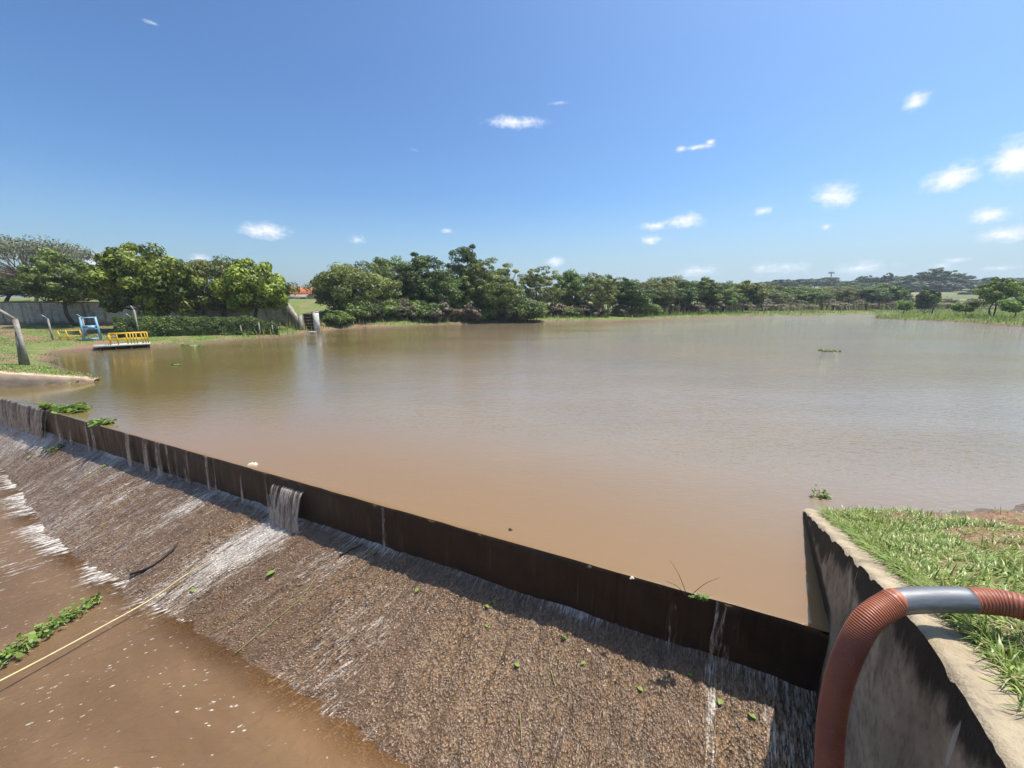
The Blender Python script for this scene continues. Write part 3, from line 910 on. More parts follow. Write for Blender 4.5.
n = 150000
gx_ = RNG.uniform(1.2, 12.5, n); gy_ = RNG.uniform(-0.6, 5.25, n)
off = gx_ - wing_x(gy_)
bare = smooth(0.50, 0.62, fbm(gx_ * 0.9, gy_ * 0.9, 51)) * smooth(1.0, 2.2, off)
bare = np.maximum(bare, smooth(4.0, 4.5, gy_ + (fbm(gx_ * 1.3, gy_, 52) - .5) * .9) * smooth(0.8, 1.9, off))
bare = np.maximum(bare, np.exp(-(((gx_ - 5.5) / .75) ** 2 + ((gy_ - 3.65) / .28) ** 2)))
clump = fbm(gx_ * 4.5, gy_ * 4.5, 55)
prob = (1 - 0.94 * bare) * smooth(0.30, 0.52, clump + 0.06) * smooth(12, 5, gx_) * smooth(5.15, 4.9, gy_ + 0.0 * gx_)
keep = (off > 0.235) & (RNG.random(n) < prob)
gx_, gy_, clump = gx_[keep], gy_[keep], clump[keep]
n = len(gx_)
gb = np.stack([gx_, gy_, ground_h(gx_, gy_) - 0.006], 1)
L = RNG.uniform(0.045, 0.11, n) * (0.65 + 0.9 * smooth(.35, .7, clump))
az = fbm(gx_ * 3, gy_ * 3, 57) * 12 + RNG.normal(0, 0.9, n)
lean = np.clip(RNG.normal(0.9, 0.42, n), 0.05, 1.5)
tint = np.clip(RNG.normal(0.46, 0.28, n), 0, 1)
dry = (RNG.random(n) < 0.17) * RNG.uniform(.4, 1, n)
V, Fq, tv, dv = blades(gb, L, RNG.uniform(0.0055, 0.0125, n), lean, az, tint, dry)
g = mesh('grass', V, Fq, M['grass'], attrs={'tint': tv, 'dry': dv})
tag(g, 'bright green broad-bladed grass growing over the bank behind the concrete wall', 'grass', kind='stuff')

# grass leaning over the wall, a long tuft near the hose
n = 1500
yy = np.concatenate([RNG.uniform(1.2, 4.9, 1100), RNG.normal(1.95, 0.12, 400)])
oo = 0.20 + np.abs(RNG.normal(0.02, 0.06, n))
gx_ = wing_x(yy) + oo * 1.17
gb = np.stack([gx_, yy, np.interp(yy, WY, WZ) - 0.04], 1)
L = RNG.uniform(0.08, 0.2, n); az = RNG.normal(math.pi * 0.95, 0.8, n)
V, Fq, tv, dv = blades(gb, L, RNG.uniform(0.005, 0.009, n), np.clip(RNG.normal(.8, .35, n), .1, 1.4), az, np.clip(RNG.normal(0.42, .2, n), 0, 1), (RNG.random(n) < .12) * .9)
g = mesh('edge_grass', V, Fq, M['grass'], attrs={'tint': tv, 'dry': dv})
tag(g, 'longer grass fringe leaning over the edge of the concrete wall', 'grass', kind='stuff')

# ------------------------------------------------------------------ far bank grass and reeds
def bank_tufts(name, n, xr, yr, dr, Lr, Wr, label, tintm, drym, seed, extra=None, lean=0.35):
    r = np.random.default_rng(seed)
    x = r.uniform(*xr, n); y = r.uniform(*yr, n)
    d = lake_sdist(x, y)
    keep = (d > dr[0]) & (d < dr[1])
    keep &= r.random(n) < smooth(0.32, 0.58, fbm(x * 0.5, y * 0.5, seed))
    if extra is not None: keep &= extra(x, y)
    x, y = x[keep], y[keep]; n = len(x)
    z = ground_h(x, y)
    ok = z > 0.02
    x, y, z = x[ok], y[ok], z[ok]; n = len(x)
    cl = fbm(x * .4, y * .4, seed + 3)
    L = r.uniform(*Lr, n) * (0.5 + cl)
    V, Fq, tv, dv = blades(np.stack([x, y, z - .02], 1), L, r.uniform(*Wr, n), np.clip(r.normal(lean, .25, n), 0, 1.2), r.uniform(0, 6.28, n),
                           np.clip(r.normal(tintm, .22, n), 0, 1), np.clip((r.random(n) < drym) * r.uniform(.4, 1, n), 0, 1), 2)
    o = mesh(name, V, Fq, M['grass'], attrs={'tint': tv, 'dry': dv})
    return tag(o, label, 'grass', kind='stuff')


bank_tufts('bank_grass', 120000, (-28, 110), (24, 100), (0.05, 7), (0.3, 0.95), (0.03, 0.07), 'tall bank grass in a pale green strip along the far shore', 0.42, 0.30, 131,
           lambda x, y: (y > 30) & ((x < 50) | (y > 70)))
bank_tufts('lawn_grass', 60000, (-40, -15), (13, 42), (0.05, 22), (0.04, 0.12), (0.02, 0.04), 'short lawn grass around the yellow rails and fence posts', 0.30, 0.15, 133)
bank_tufts('spit_grass', 60000, (54, 100), (24, 72), (0.1, 14), (0.3, 0.9), (0.04, 0.09), 'bright green reeds and grass covering the low spit of land', 0.62, 0.12, 135,
           lambda x, y: x > 50)
bank_tufts('reeds', 12000, (20, 130), (66, 130), (4, 30), (1.2, 2.8), (0.05, 0.1), 'brown dry reeds standing behind the far grassy shore', 0.05, 0.85, 137, lean=0.15)

# ------------------------------------------------------------------ trees
def leaf_quads(C, Nrm, L, Wd, r):
    n = len(C)
    t = r.normal(size=(n, 3)); t -= Nrm * (t * Nrm).sum(1)[:, None]; t /= np.linalg.norm(t, axis=1)[:, None]
    b = np.cross(Nrm, t)
    V = np.stack([C - t * (L / 2)[:, None], C + b * (Wd / 2)[:, None] + Nrm * (L * .06)[:, None], C + t * (L / 2)[:, None], C - b * (Wd / 2)[:, None] + Nrm * (L * .06)[:, None]], 1)
    F = np.arange(n * 4).reshape(n, 4)
    return V.reshape(-1, 3), F


def make_tree(name, label, cat, seed, H, W, z0, nblob, nleaf, leaf, mat, bark='bark', shape='dome', trunk_r=0.16, blob_r=0.2, tintm=0.35, open_=0.0, stems=1, lean=0.0):
    r = np.random.default_rng(seed)
    root = thing(name, label, cat)
    hz = (H - z0) / 2; cz = z0 + hz
    B = []
    while len(B) < nblob:
        v = r.normal(size=3); v /= np.linalg.norm(v)
        q = r.uniform(0.35, 1.0) ** 0.6
        p = v * q
        if shape == 'dome' and p[2] < -0.75: continue
        if shape == 'umbrella':
            p[2] = abs(p[2]) * 0.7 + r.uniform(-.1, .25); p[2] -= 0.55 * (1 - np.hypot(p[0], p[1]))*0
        if shape == 'cone' and np.hypot(p[0], p[1]) > 0.9 - 0.5 * p[2]: continue
        lump = 0.82 + 0.36 * r.random()
        B.append([p[0] * W / 2 * 0.82 * lump, p[1] * W / 2 * 0.82 * lump, cz + p[2] * hz * 0.84 * lump])
    B = np.array(B)
    B[:, 0] += lean * (B[:, 2] / H)
    br = W * blob_r * r.uniform(0.6, 1.25, nblob) * (1 - open_ * 0.35)
    k = nleaf // nblob
    bi = np.repeat(np.arange(nblob), k)
    v = r.normal(size=(len(bi), 3)); v[:, 2] = v[:, 2] * 0.8 + 0.15; v /= np.linalg.norm(v, axis=1)[:, None]
    rad = br[bi] * (0.45 + 0.6 * r.random(len(bi)) ** 0.5)
    sc = np.array([1, 1, 0.72]) if shape != 'umbrella' else np.array([1, 1, 0.4])
    C = B[bi] + v * rad[:, None] * sc
    C[:, 2] = np.maximum(C[:, 2], 0.08 + r.random(len(bi)) * 0.3)
    Nn = v + r.normal(size=v.shape) * 0.55 + np.array([0, 0, 0.35]); Nn /= np.linalg.norm(Nn, axis=1)[:, None]
    Ls = leaf * r.uniform(0.6, 1.4, len(bi))
    V, F = leaf_quads(C, Nn, Ls, Ls * r.uniform(0.42, 0.7, len(bi)), r)
    bt = np.clip(r.normal(tintm, 0.26, nblob), 0, 1)
    tint = np.clip(bt[bi] + r.normal(0, 0.24, len(bi)), 0, 1)
    mesh('crown', V, F, M[mat], root, attrs={'tint': np.repeat(tint, 4)})
    mb = MB()
    for sidx in range(stems):
        a0 = r.uniform(0, 6.28)
        b0 = np.array([math.cos(a0), math.sin(a0), 0]) * (0.0 if stems == 1 else W * 0.08)
        hub = np.array([r.normal(0, .05) * W + b0[0] * 1.5, r.normal(0, .05) * W + b0[1] * 1.5, z0 + (H - z0) * (0.22 if shape != 'umbrella' else 0.12)])
        mid = (b0 + hub) / 2 + np.array([r.normal(0, .03) * W, r.normal(0, .03) * W, 0])
        P = catmull([b0 + np.array([0, 0, -0.25]), b0 + np.array([0, 0, .15]), mid, hub], 5)
        mb.tube(P, np.interp(np.linspace(0, 1, len(P)), [0, .15, 1], [trunk_r * 1.35, trunk_r, trunk_r * .62]), 9)
        nl = max(5, int((34 if shape == 'umbrella' and open_ > .3 else 16 if open_ > 0.2 else 9) / stems))
        for q in r.choice(nblob, min(nl, nblob), replace=False):
            e = B[q]
            m_ = hub * 0.45 + e * 0.55 + np.array([0, 0, -0.06 * H]) + r.normal(0, .03 * W, 3)
            P = catmull([hub - np.array([0, 0, .1]), m_, e], 5)
            mb.tube(P, np.linspace(trunk_r * .5, trunk_r * .09, len(P)), 6)
            for _ in range(2 if open_ > .2 else 1):
                e2 = e + r.normal(0, W * (0.03 if open_ > .3 else 0.05), 3)
                P2 = catmull([m_, (m_ + e2) / 2 + r.normal(0, .02 * W, 3), e2], 3)
                mb.tube(P2, np.linspace(trunk_r * .22, trunk_r * .06, len(P2)), 5)
    mb.build('trunk', M[bark], root, smooth_shade=True)
    root['H0'] = H; root['W0'] = W
    return root


def fit(u, t, vtop, wpx, H0, W0, z=None):
    p = Pt(u, 300, t)
    zg = gz(p[0], p[1]) if z is None else z
    zt = Pt(u, vtop, t)[2]
    sz = (zt - zg) / H0
    sx = wpx * t / F_PX / W0
    return (p[0], p[1], zg - 0.05), (sx, sx, sz)


PROTO = {}


def proto(key, *a, **k):
    PROTO[key] = [a, k, None]


#      key       name           seed  H    W    z0   nblob nleaf leaf mat
proto('mango1', 'mango_tree', 'tree', 201, 7.0, 8.6, 0.5, 120, 24000, .30, 'mango', trunk_r=.22, blob_r=.095, tintm=.34)
proto('mango2', 'mango_tree', 'tree', 202, 6.6, 7.6, 1.0, 100, 20000, .30, 'mango', trunk_r=.22, blob_r=.10, tintm=.48)
proto('olive', 'leafy_tree', 'tree', 203, 6.5, 7.5, 0.9, 140, 26000, .20, 'olive', trunk_r=.2, blob_r=.095, tintm=.42)
proto('sparse', 'sparse_tree', 'tree', 204, 9.0, 15.0, 3.2, 170, 11500, .20, 'grey', 'bark_pale', shape='umbrella', trunk_r=.20, blob_r=.085, tintm=.45, open_=.5)
proto('green', 'leafy_tree', 'tree', 205, 8.0, 8.0, 1.4, 90, 14000, .28, 'mid', trunk_r=.2, blob_r=.09, tintm=.35, open_=.25)
proto('bush1', 'bank_tree', 'tree', 206, 6.5, 10.0, 0.2, 190, 36000, .21, 'olive', trunk_r=.14, blob_r=.08, tintm=.38, stems=3)
proto('bush2', 'bank_tree', 'tree', 207, 7.5, 8.0, 0.3, 150, 29000, .21, 'mid', trunk_r=.14, blob_r=.09, tintm=.36, stems=3)
proto('dark', 'tall_tree', 'tree', 208, 10.0, 7.0, 0.8, 150, 26000, .23, 'dark', trunk_r=.2, blob_r=.105, tintm=.40)
proto('airy', 'airy_tree', 'tree', 209, 8.5, 8.0, 0.6, 170, 20000, .20, 'olive', 'bark_pale', trunk_r=.15, blob_r=.075, tintm=.58, open_=.4, stems=2)
proto('shrub', 'shrub', 'shrub', 210, 2.6, 4.0, 0.1, 40, 7000, .2, 'mid', trunk_r=.05, blob_r=.13, tintm=.4, stems=3)
proto('brownshrub', 'shrub', 'shrub', 211, 2.4, 4.2, 0.1, 40, 6000, .2, 'brown', 'bark_pale', trunk_r=.05, blob_r=.12, tintm=.4, stems=3, open_=.2)
proto('fartree1', 'round_tree', 'tree', 212, 7.0, 8.0, .1, 80, 6500, .5, 'mid', trunk_r=.18, blob_r=.13, tintm=.3)
proto('fartree2', 'round_tree', 'tree', 213, 7.0, 7.0, .1, 70, 6500, .5, 'dark', trunk_r=.18, blob_r=.14, tintm=.4)
proto('hilltree1', 'hill_tree', 'tree', 214, 9.0, 8.0, 0.2, 60, 4200, .7, 'far', trunk_r=.22, blob_r=.13, tintm=.35)
proto('hilltree2', 'hill_tree', 'tree', 215, 12.0, 9.0, 0.8, 80, 5000, .7, 'far', 'bark_pale', trunk_r=.25, blob_r=.095, tintm=.45, open_=.4)
proto('acacia', 'acacia_tree', 'tree', 216, 6.0, 8.0, 1.6, 90, 10000, .28, 'mid', trunk_r=.14, blob_r=.085, tintm=.5, open_=.3, stems=2)
proto('sapling', 'sapling', 'tree', 217, 3.0, 3.0, .8, 24, 2600, .24, 'fresh', trunk_r=.06, blob_r=.16, tintm=.35)

PLACED = []


def plant(key, u, t, vtop, wpx, label, group=None, rot=None, z=None):
    a, k, root = PROTO[key]
    H0, W0 = a[3], a[4]
    loc, scl = fit(u, t, vtop, wpx, H0, W0, z)
    rot = random.uniform(0, 6.28) if rot is None else rot
    if root is None:
        root = make_tree(a[0], label, a[1], *a[2:], **k)
        PROTO[key][2] = root
        root.location = tuple(float(c) for c in loc); root.rotation_euler = (0, 0, rot); root.scale = scl
        if group: root['group'] = group
        return root
    o = dup(root, loc, rot, scl, label, group)
    if not group and 'group' in o: del o['group']
    PLACED.append(o)
    return o


# left shore
plant('sparse', 30, 47, 232, 135, 'wide sparse tree with thin grey branches rising behind the block wall')
plant('green', 68, 36, 247, 76, 'green tree with dark trunk in front of the grey block wall', rot=1.0)
plant('olive', 4, 52, 268, 78, 'dark low tree crown over the block wall at the photo edge')
plant('olive', 104, 50, 275, 60, 'pale olive tree between the sparse tree and the dense mango')
plant('mango1', 153, 33, 243, 100, 'tall dense mango tree with dark low-hanging foliage beside the yellow rails', rot=.4)
plant('olive', 219, 37, 256, 78, 'olive-green tree between the two mango trees')
plant('mango2', 256, 34, 258, 72, 'round yellow-green mango tree nearest the sluice gate', rot=2.0)
# middle of the far shore
plant('bush1', 356, 48, 261, 100, 'broad rounded olive tree at the water edge just past the sluice')
plant('bush2', 392, 56, 255, 62, 'green tree rising between the broad olive tree and the tall grove')
plant('dark', 428, 53, 250, 62, 'dense green tree with flat top at the start of the tall grove')
plant('dark', 466, 57, 243, 46, 'tallest dark tree crowning the grove on the far shore')
plant('airy', 492, 54, 257, 66, 'airy pale green tree at the right side of the tall grove')
plant('bush2', 448, 53, 272, 60, 'low bushy green tree in front of the tall grove')
plant('bush1', 497, 53, 272, 58, 'low olive bushy tree below the airy grove tree')
plant('airy', 540, 62, 265, 54, 'pale airy tree right after the gap in the far shore trees')
plant('bush2', 571, 66, 268, 44, 'green bushy tree over the red earth wall')
plant('airy', 598, 62, 271, 46, 'thin pale tree beside the red earth wall end')
plant('dark', 633, 64, 277, 46, 'dark round tree in the middle of the far shore row')
plant('shrub', 527, 53, 297, 44, 'pale green shrub at the foot of the far shore trees')
plant('shrub', 335, 41, 309, 34, 'low green shrub on the bank next to the white sluice pillar')
GRP = 'shrubs along the far shore'
for u, t, v, w, k in [(405, 48.5, 300, 40, 'brownshrub'), (440, 49.5, 302, 44, 'brownshrub'), (470, 50.5, 303, 36, 'brownshrub'), (508, 52.5, 304, 34, 'brownshrub'),
                      (556, 61, 304, 36, 'brownshrub'), (590, 61, 304, 40, 'brownshrub'), (622, 63, 305, 34, 'brownshrub')]:
    plant(k, u, t, v, w, 'brown dry shrub at the foot of the far shore trees', GRP)
for u, t, v, w, k in [(385, 47, 302, 34, 'shrub'), (650, 66, 302, 26, 'shrub'), (572, 60, 306, 26, 'shrub'), (487, 51, 306, 22, 'shrub')]:
    plant(k, u, t, v, w, 'small green shrub among brown shrubs under the far shore trees', 'green shrubs along the far shore')
r_ = random.Random(5)
for i in range(30):
    u = 338 + i * 6.6 + r_.uniform(-3, 3)
    t = float(np.interp(u, [338, 450, 540], [42.5, 51, 57])) + r_.uniform(.5, 3.5)
    plant('shrub' if r_.random() < .85 else 'brownshrub', u, t, r_.uniform(297, 307), r_.uniform(28, 44), 'low leafy undergrowth bush filling the bank below the far shore grove', 'undergrowth bushes below the grove')
# row going away to the right
GR = 'rounded trees in the far row'
row = [(612, 70, 277, 40, 'airy'), (655, 72, 281, 46, 'fartree1'), (678, 74, 280, 40, 'fartree2'), (700, 78, 281, 44, 'fartree1'), (722, 80, 284, 38, 'fartree1'), (744, 84, 286, 34, 'fartree2'),
       (765, 96, 288, 44, 'fartree1'), (790, 98, 288, 44, 'fartree1'), (812, 98, 287, 36, 'fartree1'), (836, 100, 287, 34, 'fartree1'), (861, 100, 284, 42, 'fartree2'), (884, 102, 287, 34, 'fartree1'),
       (897, 104, 290, 26, 'fartree2'), (668, 82, 280, 44, 'fartree1'), (640, 76, 279, 40, 'fartree1')]
ALT = {'fartree1': ['bush2', 'olive', 'bush1', 'green'], 'fartree2': ['dark', 'mango1'], 'airy': ['airy']}
for i, (u, t, v, w, k) in enumerate(row):
    plant(ALT[k][i % len(ALT[k])], u, t, v - random.uniform(-3, 6), w * random.uniform(.9, 1.25), {'fartree1': 'mid green rounded tree in the row behind the far shore', 'fartree2': 'dark green rounded tree in the row behind the far shore',
                          'airy': 'pale airy tree at the near end of the far row'}[k], GR if k != 'airy' else None)
for i in range(13):
    u = 606 + i * 23 + random.uniform(-6, 6)
    plant(['airy', 'olive', 'bush2'][i % 3], u, 88 + i * 1.6, 279 + i * .6 + random.uniform(-2, 2), random.uniform(34, 46), 'pale green tree filling the back of the far row', 'trees at the back of the far row')
for u, t, v, w in [(640, 70, 301, 30), (665, 71, 300, 34), (690, 74, 301, 36), (716, 77, 301, 34), (742, 82, 301, 36), (770, 90, 301, 40), (800, 92, 301, 40), (830, 94, 300, 40), (858, 95, 300, 36),
                   (885, 97, 300, 36), (915, 100, 299, 40), (945, 100, 299, 40), (975, 102, 299, 40)]:
    plant('brownshrub', u, t, v, w, 'grey-brown scrub bush under the far row of trees', 'scrub bushes under the far row')
plant('fartree2', 927, 84, 288, 20, 'small dark lone tree in front of the green hill field')
plant('sapling', 905, 66, 299, 16, 'bright green sapling at the tip of the grassy spit')
plant('acacia', 998, 55, 277, 44, 'light green spreading tree on the grassy spit at the lake edge')
plant('sapling', 1016, 50, 296, 24, 'bright green sapling beside the spreading tree on the spit')
plant('sapling', 968, 58, 300, 22, 'low yellow-green bush among reeds on the grassy spit')
# hill crest
GH = 'trees along the hill crest'
for i in range(16):
    u = 766 + i * 7.6
    plant('hilltree1', u, 300 + random.uniform(-12, 12), 279.5 + random.uniform(-2, 2) - (2 if 4 < i < 9 else 0), random.uniform(15, 20), 'dark tree in the even row along the far hill crest', GH)
for i in range(8):
    plant('hilltree2', 858 + i * 6.5, 272 + random.uniform(-10, 10), 277 + random.uniform(-2.5, 2.5), random.uniform(13, 18), 'loose grey-green tree between the crest row and the tall hill grove', 'loose trees on the hill')
for u, v, w in [(884, 272, 12), (902, 275, 22), (916, 272, 24), (930, 267, 30), (944, 270, 26), (955, 273, 22), (923, 274, 26), (938, 275, 30)]:
    plant('hilltree2', u, 245 + random.uniform(-10, 10), v, w, 'tall loose tree in the highest grove on the hill', 'tall grove on the hill')
for i in range(9):
    plant('hilltree1', 966 + i * 9, 262 + random.uniform(-8, 8), 277.5 + random.uniform(-1.5, 1.5), random.uniform(17, 22), 'dark tree on the hill beyond the grassy spit', 'trees beyond the spit')
for i in range(20):
    u = 846 + i * 9.4 + random.uniform(-3, 3)
    plant('hilltree1' if i % 3 else 'hilltree2', u, 238 + random.uniform(-12, 8), 281.5 + random.uniform(-2.5, 2), random.uniform(18, 25), 'dark tree in the continuous belt below the tall hill grove', 'belt of trees below the hill grove')
for u, t, v, w in [(965, 190, 292, 16), (985, 180, 291, 14), (972, 205, 290, 12), (1008, 175, 291, 18)]:
    plant('fartree2', u, t, v, w, 'small dark bush standing in the hill field', 'bushes in the hill field')
for u, v in [(727, 282.0), (737, 282.5), (733, 283.5)]:
    plant('hilltree1', u, 240, v, 5, 'small pointed tree on the skyline above the far row', 'skyline trees')

# lone palm on the hill crest
pp = Pt(829, 288, 300)
zb = gz(pp[0], pp[1])
zt = Pt(829, 273.5, 300)[2]
palm = thing('palm_tree', 'lone tall palm with a bare thin trunk on the hill crest', 'palm', (pp[0], pp[1], zb))
mb = MB(); mb.tube([(pp[0], pp[1], zb - .3), (pp[0] + .15, pp[1], (zb + zt) / 2), (pp[0], pp[1], zt)], [.42, .34, .26], 8); mb.build('trunk', M['bark'], palm, palm.location)
mb = MB()
for i in range(16):
    a = i / 16 * 6.28; up = .5 + .5 * ((i * 7) % 5) / 4
    c = np.array([pp[0], pp[1], zt])
    d = np.array([math.cos(a), math.sin(a), 0])
    P = [c, c + d * .8 + np.array([0, 0, up * 1.1]), c + d * 1.7 + np.array([0, 0, up * 1.1 - .2]), c + d * 2.3 + np.array([0, 0, -.7 + up * .6])]
    sde = np.array([-d[1], d[0], 0])
    V = []; Fp = []
    for j, q in enumerate(P):
        w = (.1, .5, .45, .05)[j]
        V += [q - sde * w - np.array([0, 0, w * .5]), q, q + sde * w - np.array([0, 0, w * .5])]
    for j in range(3):
        Fp += [(3 * j, 3 * j + 1, 3 * j + 4, 3 * j + 3), (3 * j + 1, 3 * j + 2, 3 * j + 5, 3 * j + 4)]
    mb.add(V, Fp)
mb.build('crown', M['far'], palm, palm.location)

# ------------------------------------------------------------------ left shore structures
# block wall
A_ = np.array([-56.0, 36.6]); B_ = np.array([-22.3, 39.2])
dv = B_ - A_; Lw = np.linalg.norm(dv); dv /= Lw; nv = np.array([dv[1], -dv[0]])
bw = thing('block_wall', 'long weathered grey block wall behind the lawn and trees', 'wall', (*((A_ + B_) / 2), 0.6))
q = np.linspace(0, Lw, 80); zz = np.linspace(0.2, 2.75, 14)
Q, ZZ = np.meshgrid(q, zz, indexing='ij')
V = []
for sgn in (1, -1):
    X = A_[0] + dv[0] * Q + nv[0] * .1 * sgn; Y = A_[1] + dv[1] * Q + nv[1] * .1 * sgn
    V.append(np.stack([X, Y, ZZ], -1).reshape(-1, 3))
Fq = grid_faces(80, 14)
mesh('wall_body', np.concatenate(V), np.concatenate([Fq, Fq[:, ::-1] + 80 * 14]), M['block'], bw, bw.location, uv=np.tile(np.stack([Q, ZZ - .6], -1).reshape(-1, 2), (2, 1)))
mb = MB(); c = (A_ + B_) / 2
mb.box((c[0], c[1], 2.80), (Lw / 2 + .05, .14, .05), ((*dv, 0), (*nv, 0), (0, 0, 1)))
mb.build('coping', simple_mat('coping', (0.10, .09, .075), (.06, .055, .045), .9, 2), bw, bw.location)

# sluice wing wall, pillars, gate board
sl = thing('sluice_gate', 'old concrete sluice with white pillar and dark boards at the water edge', 'sluice', (-19.0, 36.0, 0))
mb = MB()
a = np.array([-22.2, 38.9]); b = np.array([-19.9, 36.4])
nn = np.array([(b - a)[1], -(b - a)[0]]); nn /= np.linalg.norm(nn)
for (p0, z0_, p1, z1_) in [(a, 2.75, b, 1.25)]:
    P = []
    for s_ in (-.12, .12):
        P += [(*(p0 + nn * s_), 0), (*(p1 + nn * s_), 0), (*(p1 + nn * s_), z1_), (*(p0 + nn * s_), z0_)]
    mb.add(P, [(0, 1, 2, 3), (7, 6, 5, 4), (0, 4, 5, 1), (1, 5, 6, 2), (2, 6, 7, 3), (3, 7, 4, 0)])
mb.build('wing', M['post'], sl, sl.location)
pl = Pt(302, 333, 36.0); pr = Pt(317.5, 332, 36.6)
mb = MB(); mb.box((pl[0], pl[1], .75), (.11, .2, .95)); mb.build('pillar', M['post'], sl, sl.location)
mb = MB(); mb.box((pr[0], pr[1], .85), (.17, .25, 1.05)); mb.box((pr[0], pr[1], 1.93), (.2, .28, .03)); mb.build('pillar', M['white_post'], sl, sl.location)
mb = MB()
for k_ in range(6):
    z_ = .02 + k_ * .29
    mb.box(((pl[0] + pr[0]) / 2 - .02, (pl[1] + pr[1]) / 2 + .12, z_ + .13), ((pr[0] - pl[0]) / 2 - .14, .04, .135))
mb.build('gate_board', M['rust'], sl, sl.location)
mb = MB(); mb.box(((pl[0] + pr[0]) / 2, pl[1] - .35, .06), (.85, .35, .12)); mb.build('sill', M['post'], sl, sl.location)

# yellow rails
def rail(px0, px1, t0, t1, zb, h, label, dbl=False, grp='yellow rails'):
    a = Pt(px0, 340, t0); b = Pt(px1, 340, t1)
    a[2] = b[2] = zb
    r = thing('guard_rail', label, 'railing', (a + b) / 2, grp)
    mb = MB()
    for z in (zb + h, zb + h * .45):
        mb.tube([a + [0, 0, z - zb], b + [0, 0, z - zb]], .035, 8)
    mb.build('rail', M['yellow'], r, r.location)
    n_ = max(2, int(np.linalg.norm(b - a) / .9) + 1)
    for q in np.linspace(0, 1, n_):
        p_ = a + (b - a) * q
        m2 = MB(); m2.tube([p_ + [0, 0, -.12], p_ + [0, 0, h]], .04, 8)
        m2.build('post', M['yellow'], r, r.location)
    return r, a, b


FACE = np.array([.72, .69, 0]); BACK = np.array([-.69, .72, 0])


def shore(u, v, t, z):
    p_ = Pt(u, v, t); p_[2] = z
    return p_


c0 = shore(72, 342, 25.0, 0)
rail_c = c0; zg = gz(c0[0], c0[1]) - .02
r = thing('guard_rail', 'short yellow rail standing on the grass beside the blue frame', 'railing', (c0[0], c0[1], zg), 'yellow rails')
a = np.array([c0[0], c0[1], zg]) - FACE * .5; b = np.array([c0[0], c0[1], zg]) + FACE * .5
mb = MB()
for z in (.62, .26):
    mb.tube([a + [0, 0, z], b + [0, 0, z]], .03, 8)
mb.build('rail', M['yellow'], r, r.location)
for q in (0, .34, .95):
    p_ = a + (b - a) * q
    m2 = MB(); m2.tube([p_ + FACE * .08 + [0, 0, -.15], p_ + [0, 0, .64]], .034, 8)
    m2.build('post', M['yellow'], r, r.location)
DOCK_Z = 0.30
cd = shore(123, 345, 24.3, 0)
dock = thing('platform', 'low concrete platform at the water under the yellow rail cage', 'platform', (cd[0], cd[1], 0))
mb = MB(); mb.box((cd[0], cd[1], DOCK_Z - .05), (1.28, .5, .05), (FACE, BACK, (0, 0, 1))); mb.build('deck', M['white_post'], dock, dock.location)
for q in (-.8, -.25, .3, .9):
    m2 = MB(); pc = cd + FACE * 1.25 * q - BACK * .38; m2.box((pc[0], pc[1], -.2), (.07, .07, .34)); m2.build('leg', M['rust'], dock, dock.location)
a0 = cd - FACE * .52 + BACK * -.42; b0 = cd + FACE * 1.2 + BACK * -.42
a0[2] = b0[2] = DOCK_Z; dq = b0 - a0; dn = BACK * .8
rc = thing('guard_rail', 'yellow rail cage standing on the low concrete platform at the water', 'railing', (cd[0], cd[1], DOCK_Z), 'yellow rails')
mb = MB()
for off_ in (0.0, 1.0):
    for z in (.66, .30):
        mb.tube([a0 + dn * off_ + [0, 0, z], b0 + dn * off_ + [0, 0, z]], .03, 8)
for q in (0, 1):
    for z in (.66, .30):
        mb.tube([a0 + dq * q + [0, 0, z], a0 + dq * q + dn + [0, 0, z]], .028, 8)
mb.build('rail', M['yellow'], rc, rc.location)
for q in (0, .20, .45, .54, .62, .70, .84, .93, 1.0):
    for off_ in ((0.0, 1.0) if q in (0, .45, .70, 1.0) else (0.0,)):
        m2 = MB(); p_ = a0 + dq * q + dn * off_; m2.tube([p_ - [0, 0, 0.01], p_ + [0, 0, .66]], .03, 8); m2.build('post', M['yellow'], rc, rc.location)

# blue hoist frame
fc = shore(93, 342, 25.2, 0)
zb = gz(fc[0], fc[1]); fc[2] = zb
bf0 = fc - FACE * .38; bf1 = fc + FACE * .38
fr = thing('hoist_frame', 'tall blue metal hoist frame between the two yellow rails', 'frame', fc)
w_ = bf1 - bf0; dpt = BACK * .45
Hf = 1.52
for q in (0, 1):
    for o_ in (0, 1):
        m2 = MB(); p0 = bf0 + w_ * q + dpt * o_; p1 = bf0 + w_ * (.06 + .88 * q) + dpt * (o_ * .7 + .15) + np.array([0, 0, Hf])
        m2.bar(p0 - [0, 0, .1], p1, .075); m2.build('leg', M['blue'], fr, fr.location)
for z in (Hf - .04, Hf * .62, Hf * .50, .12):
    q0 = z / Hf
    m2 = MB()
    for o_ in (0, 1):
        p0 = bf0 + w_ * .05 + dpt * (o_ * (1 - .3 * q0) + .15 * q0); p1 = bf0 + w_ * .95 + dpt * (o_ * (1 - .3 * q0) + .15 * q0)
        m2.bar(p0 + [0, 0, z], p1 + [0, 0, z], .06)
    m2.build('crossbar', M['blue'], fr, fr.location)
m2 = MB(); m2.box(bf0 + w_ * .5 + dpt * .5 + [0, 0, Hf * .56], (np.linalg.norm(w_) * .42, .2, .1)); m2.build('winch_box', M['blue'], fr, fr.location)

# fence posts
def conc_post(mbx, p, h, arm, w=.075, side=None):
    p = np.asarray(p, float)
    mbx.box(p + [0, 0, h / 2 - .15], (w, w, h / 2 + .15))
    if arm:
        d = np.array([-.80, -.25, .75]) if side is None else np.array(side)
        mbx.bar(p + [0, 0, h - .02], p + [0, 0, h] + d * arm, w * 1.6)


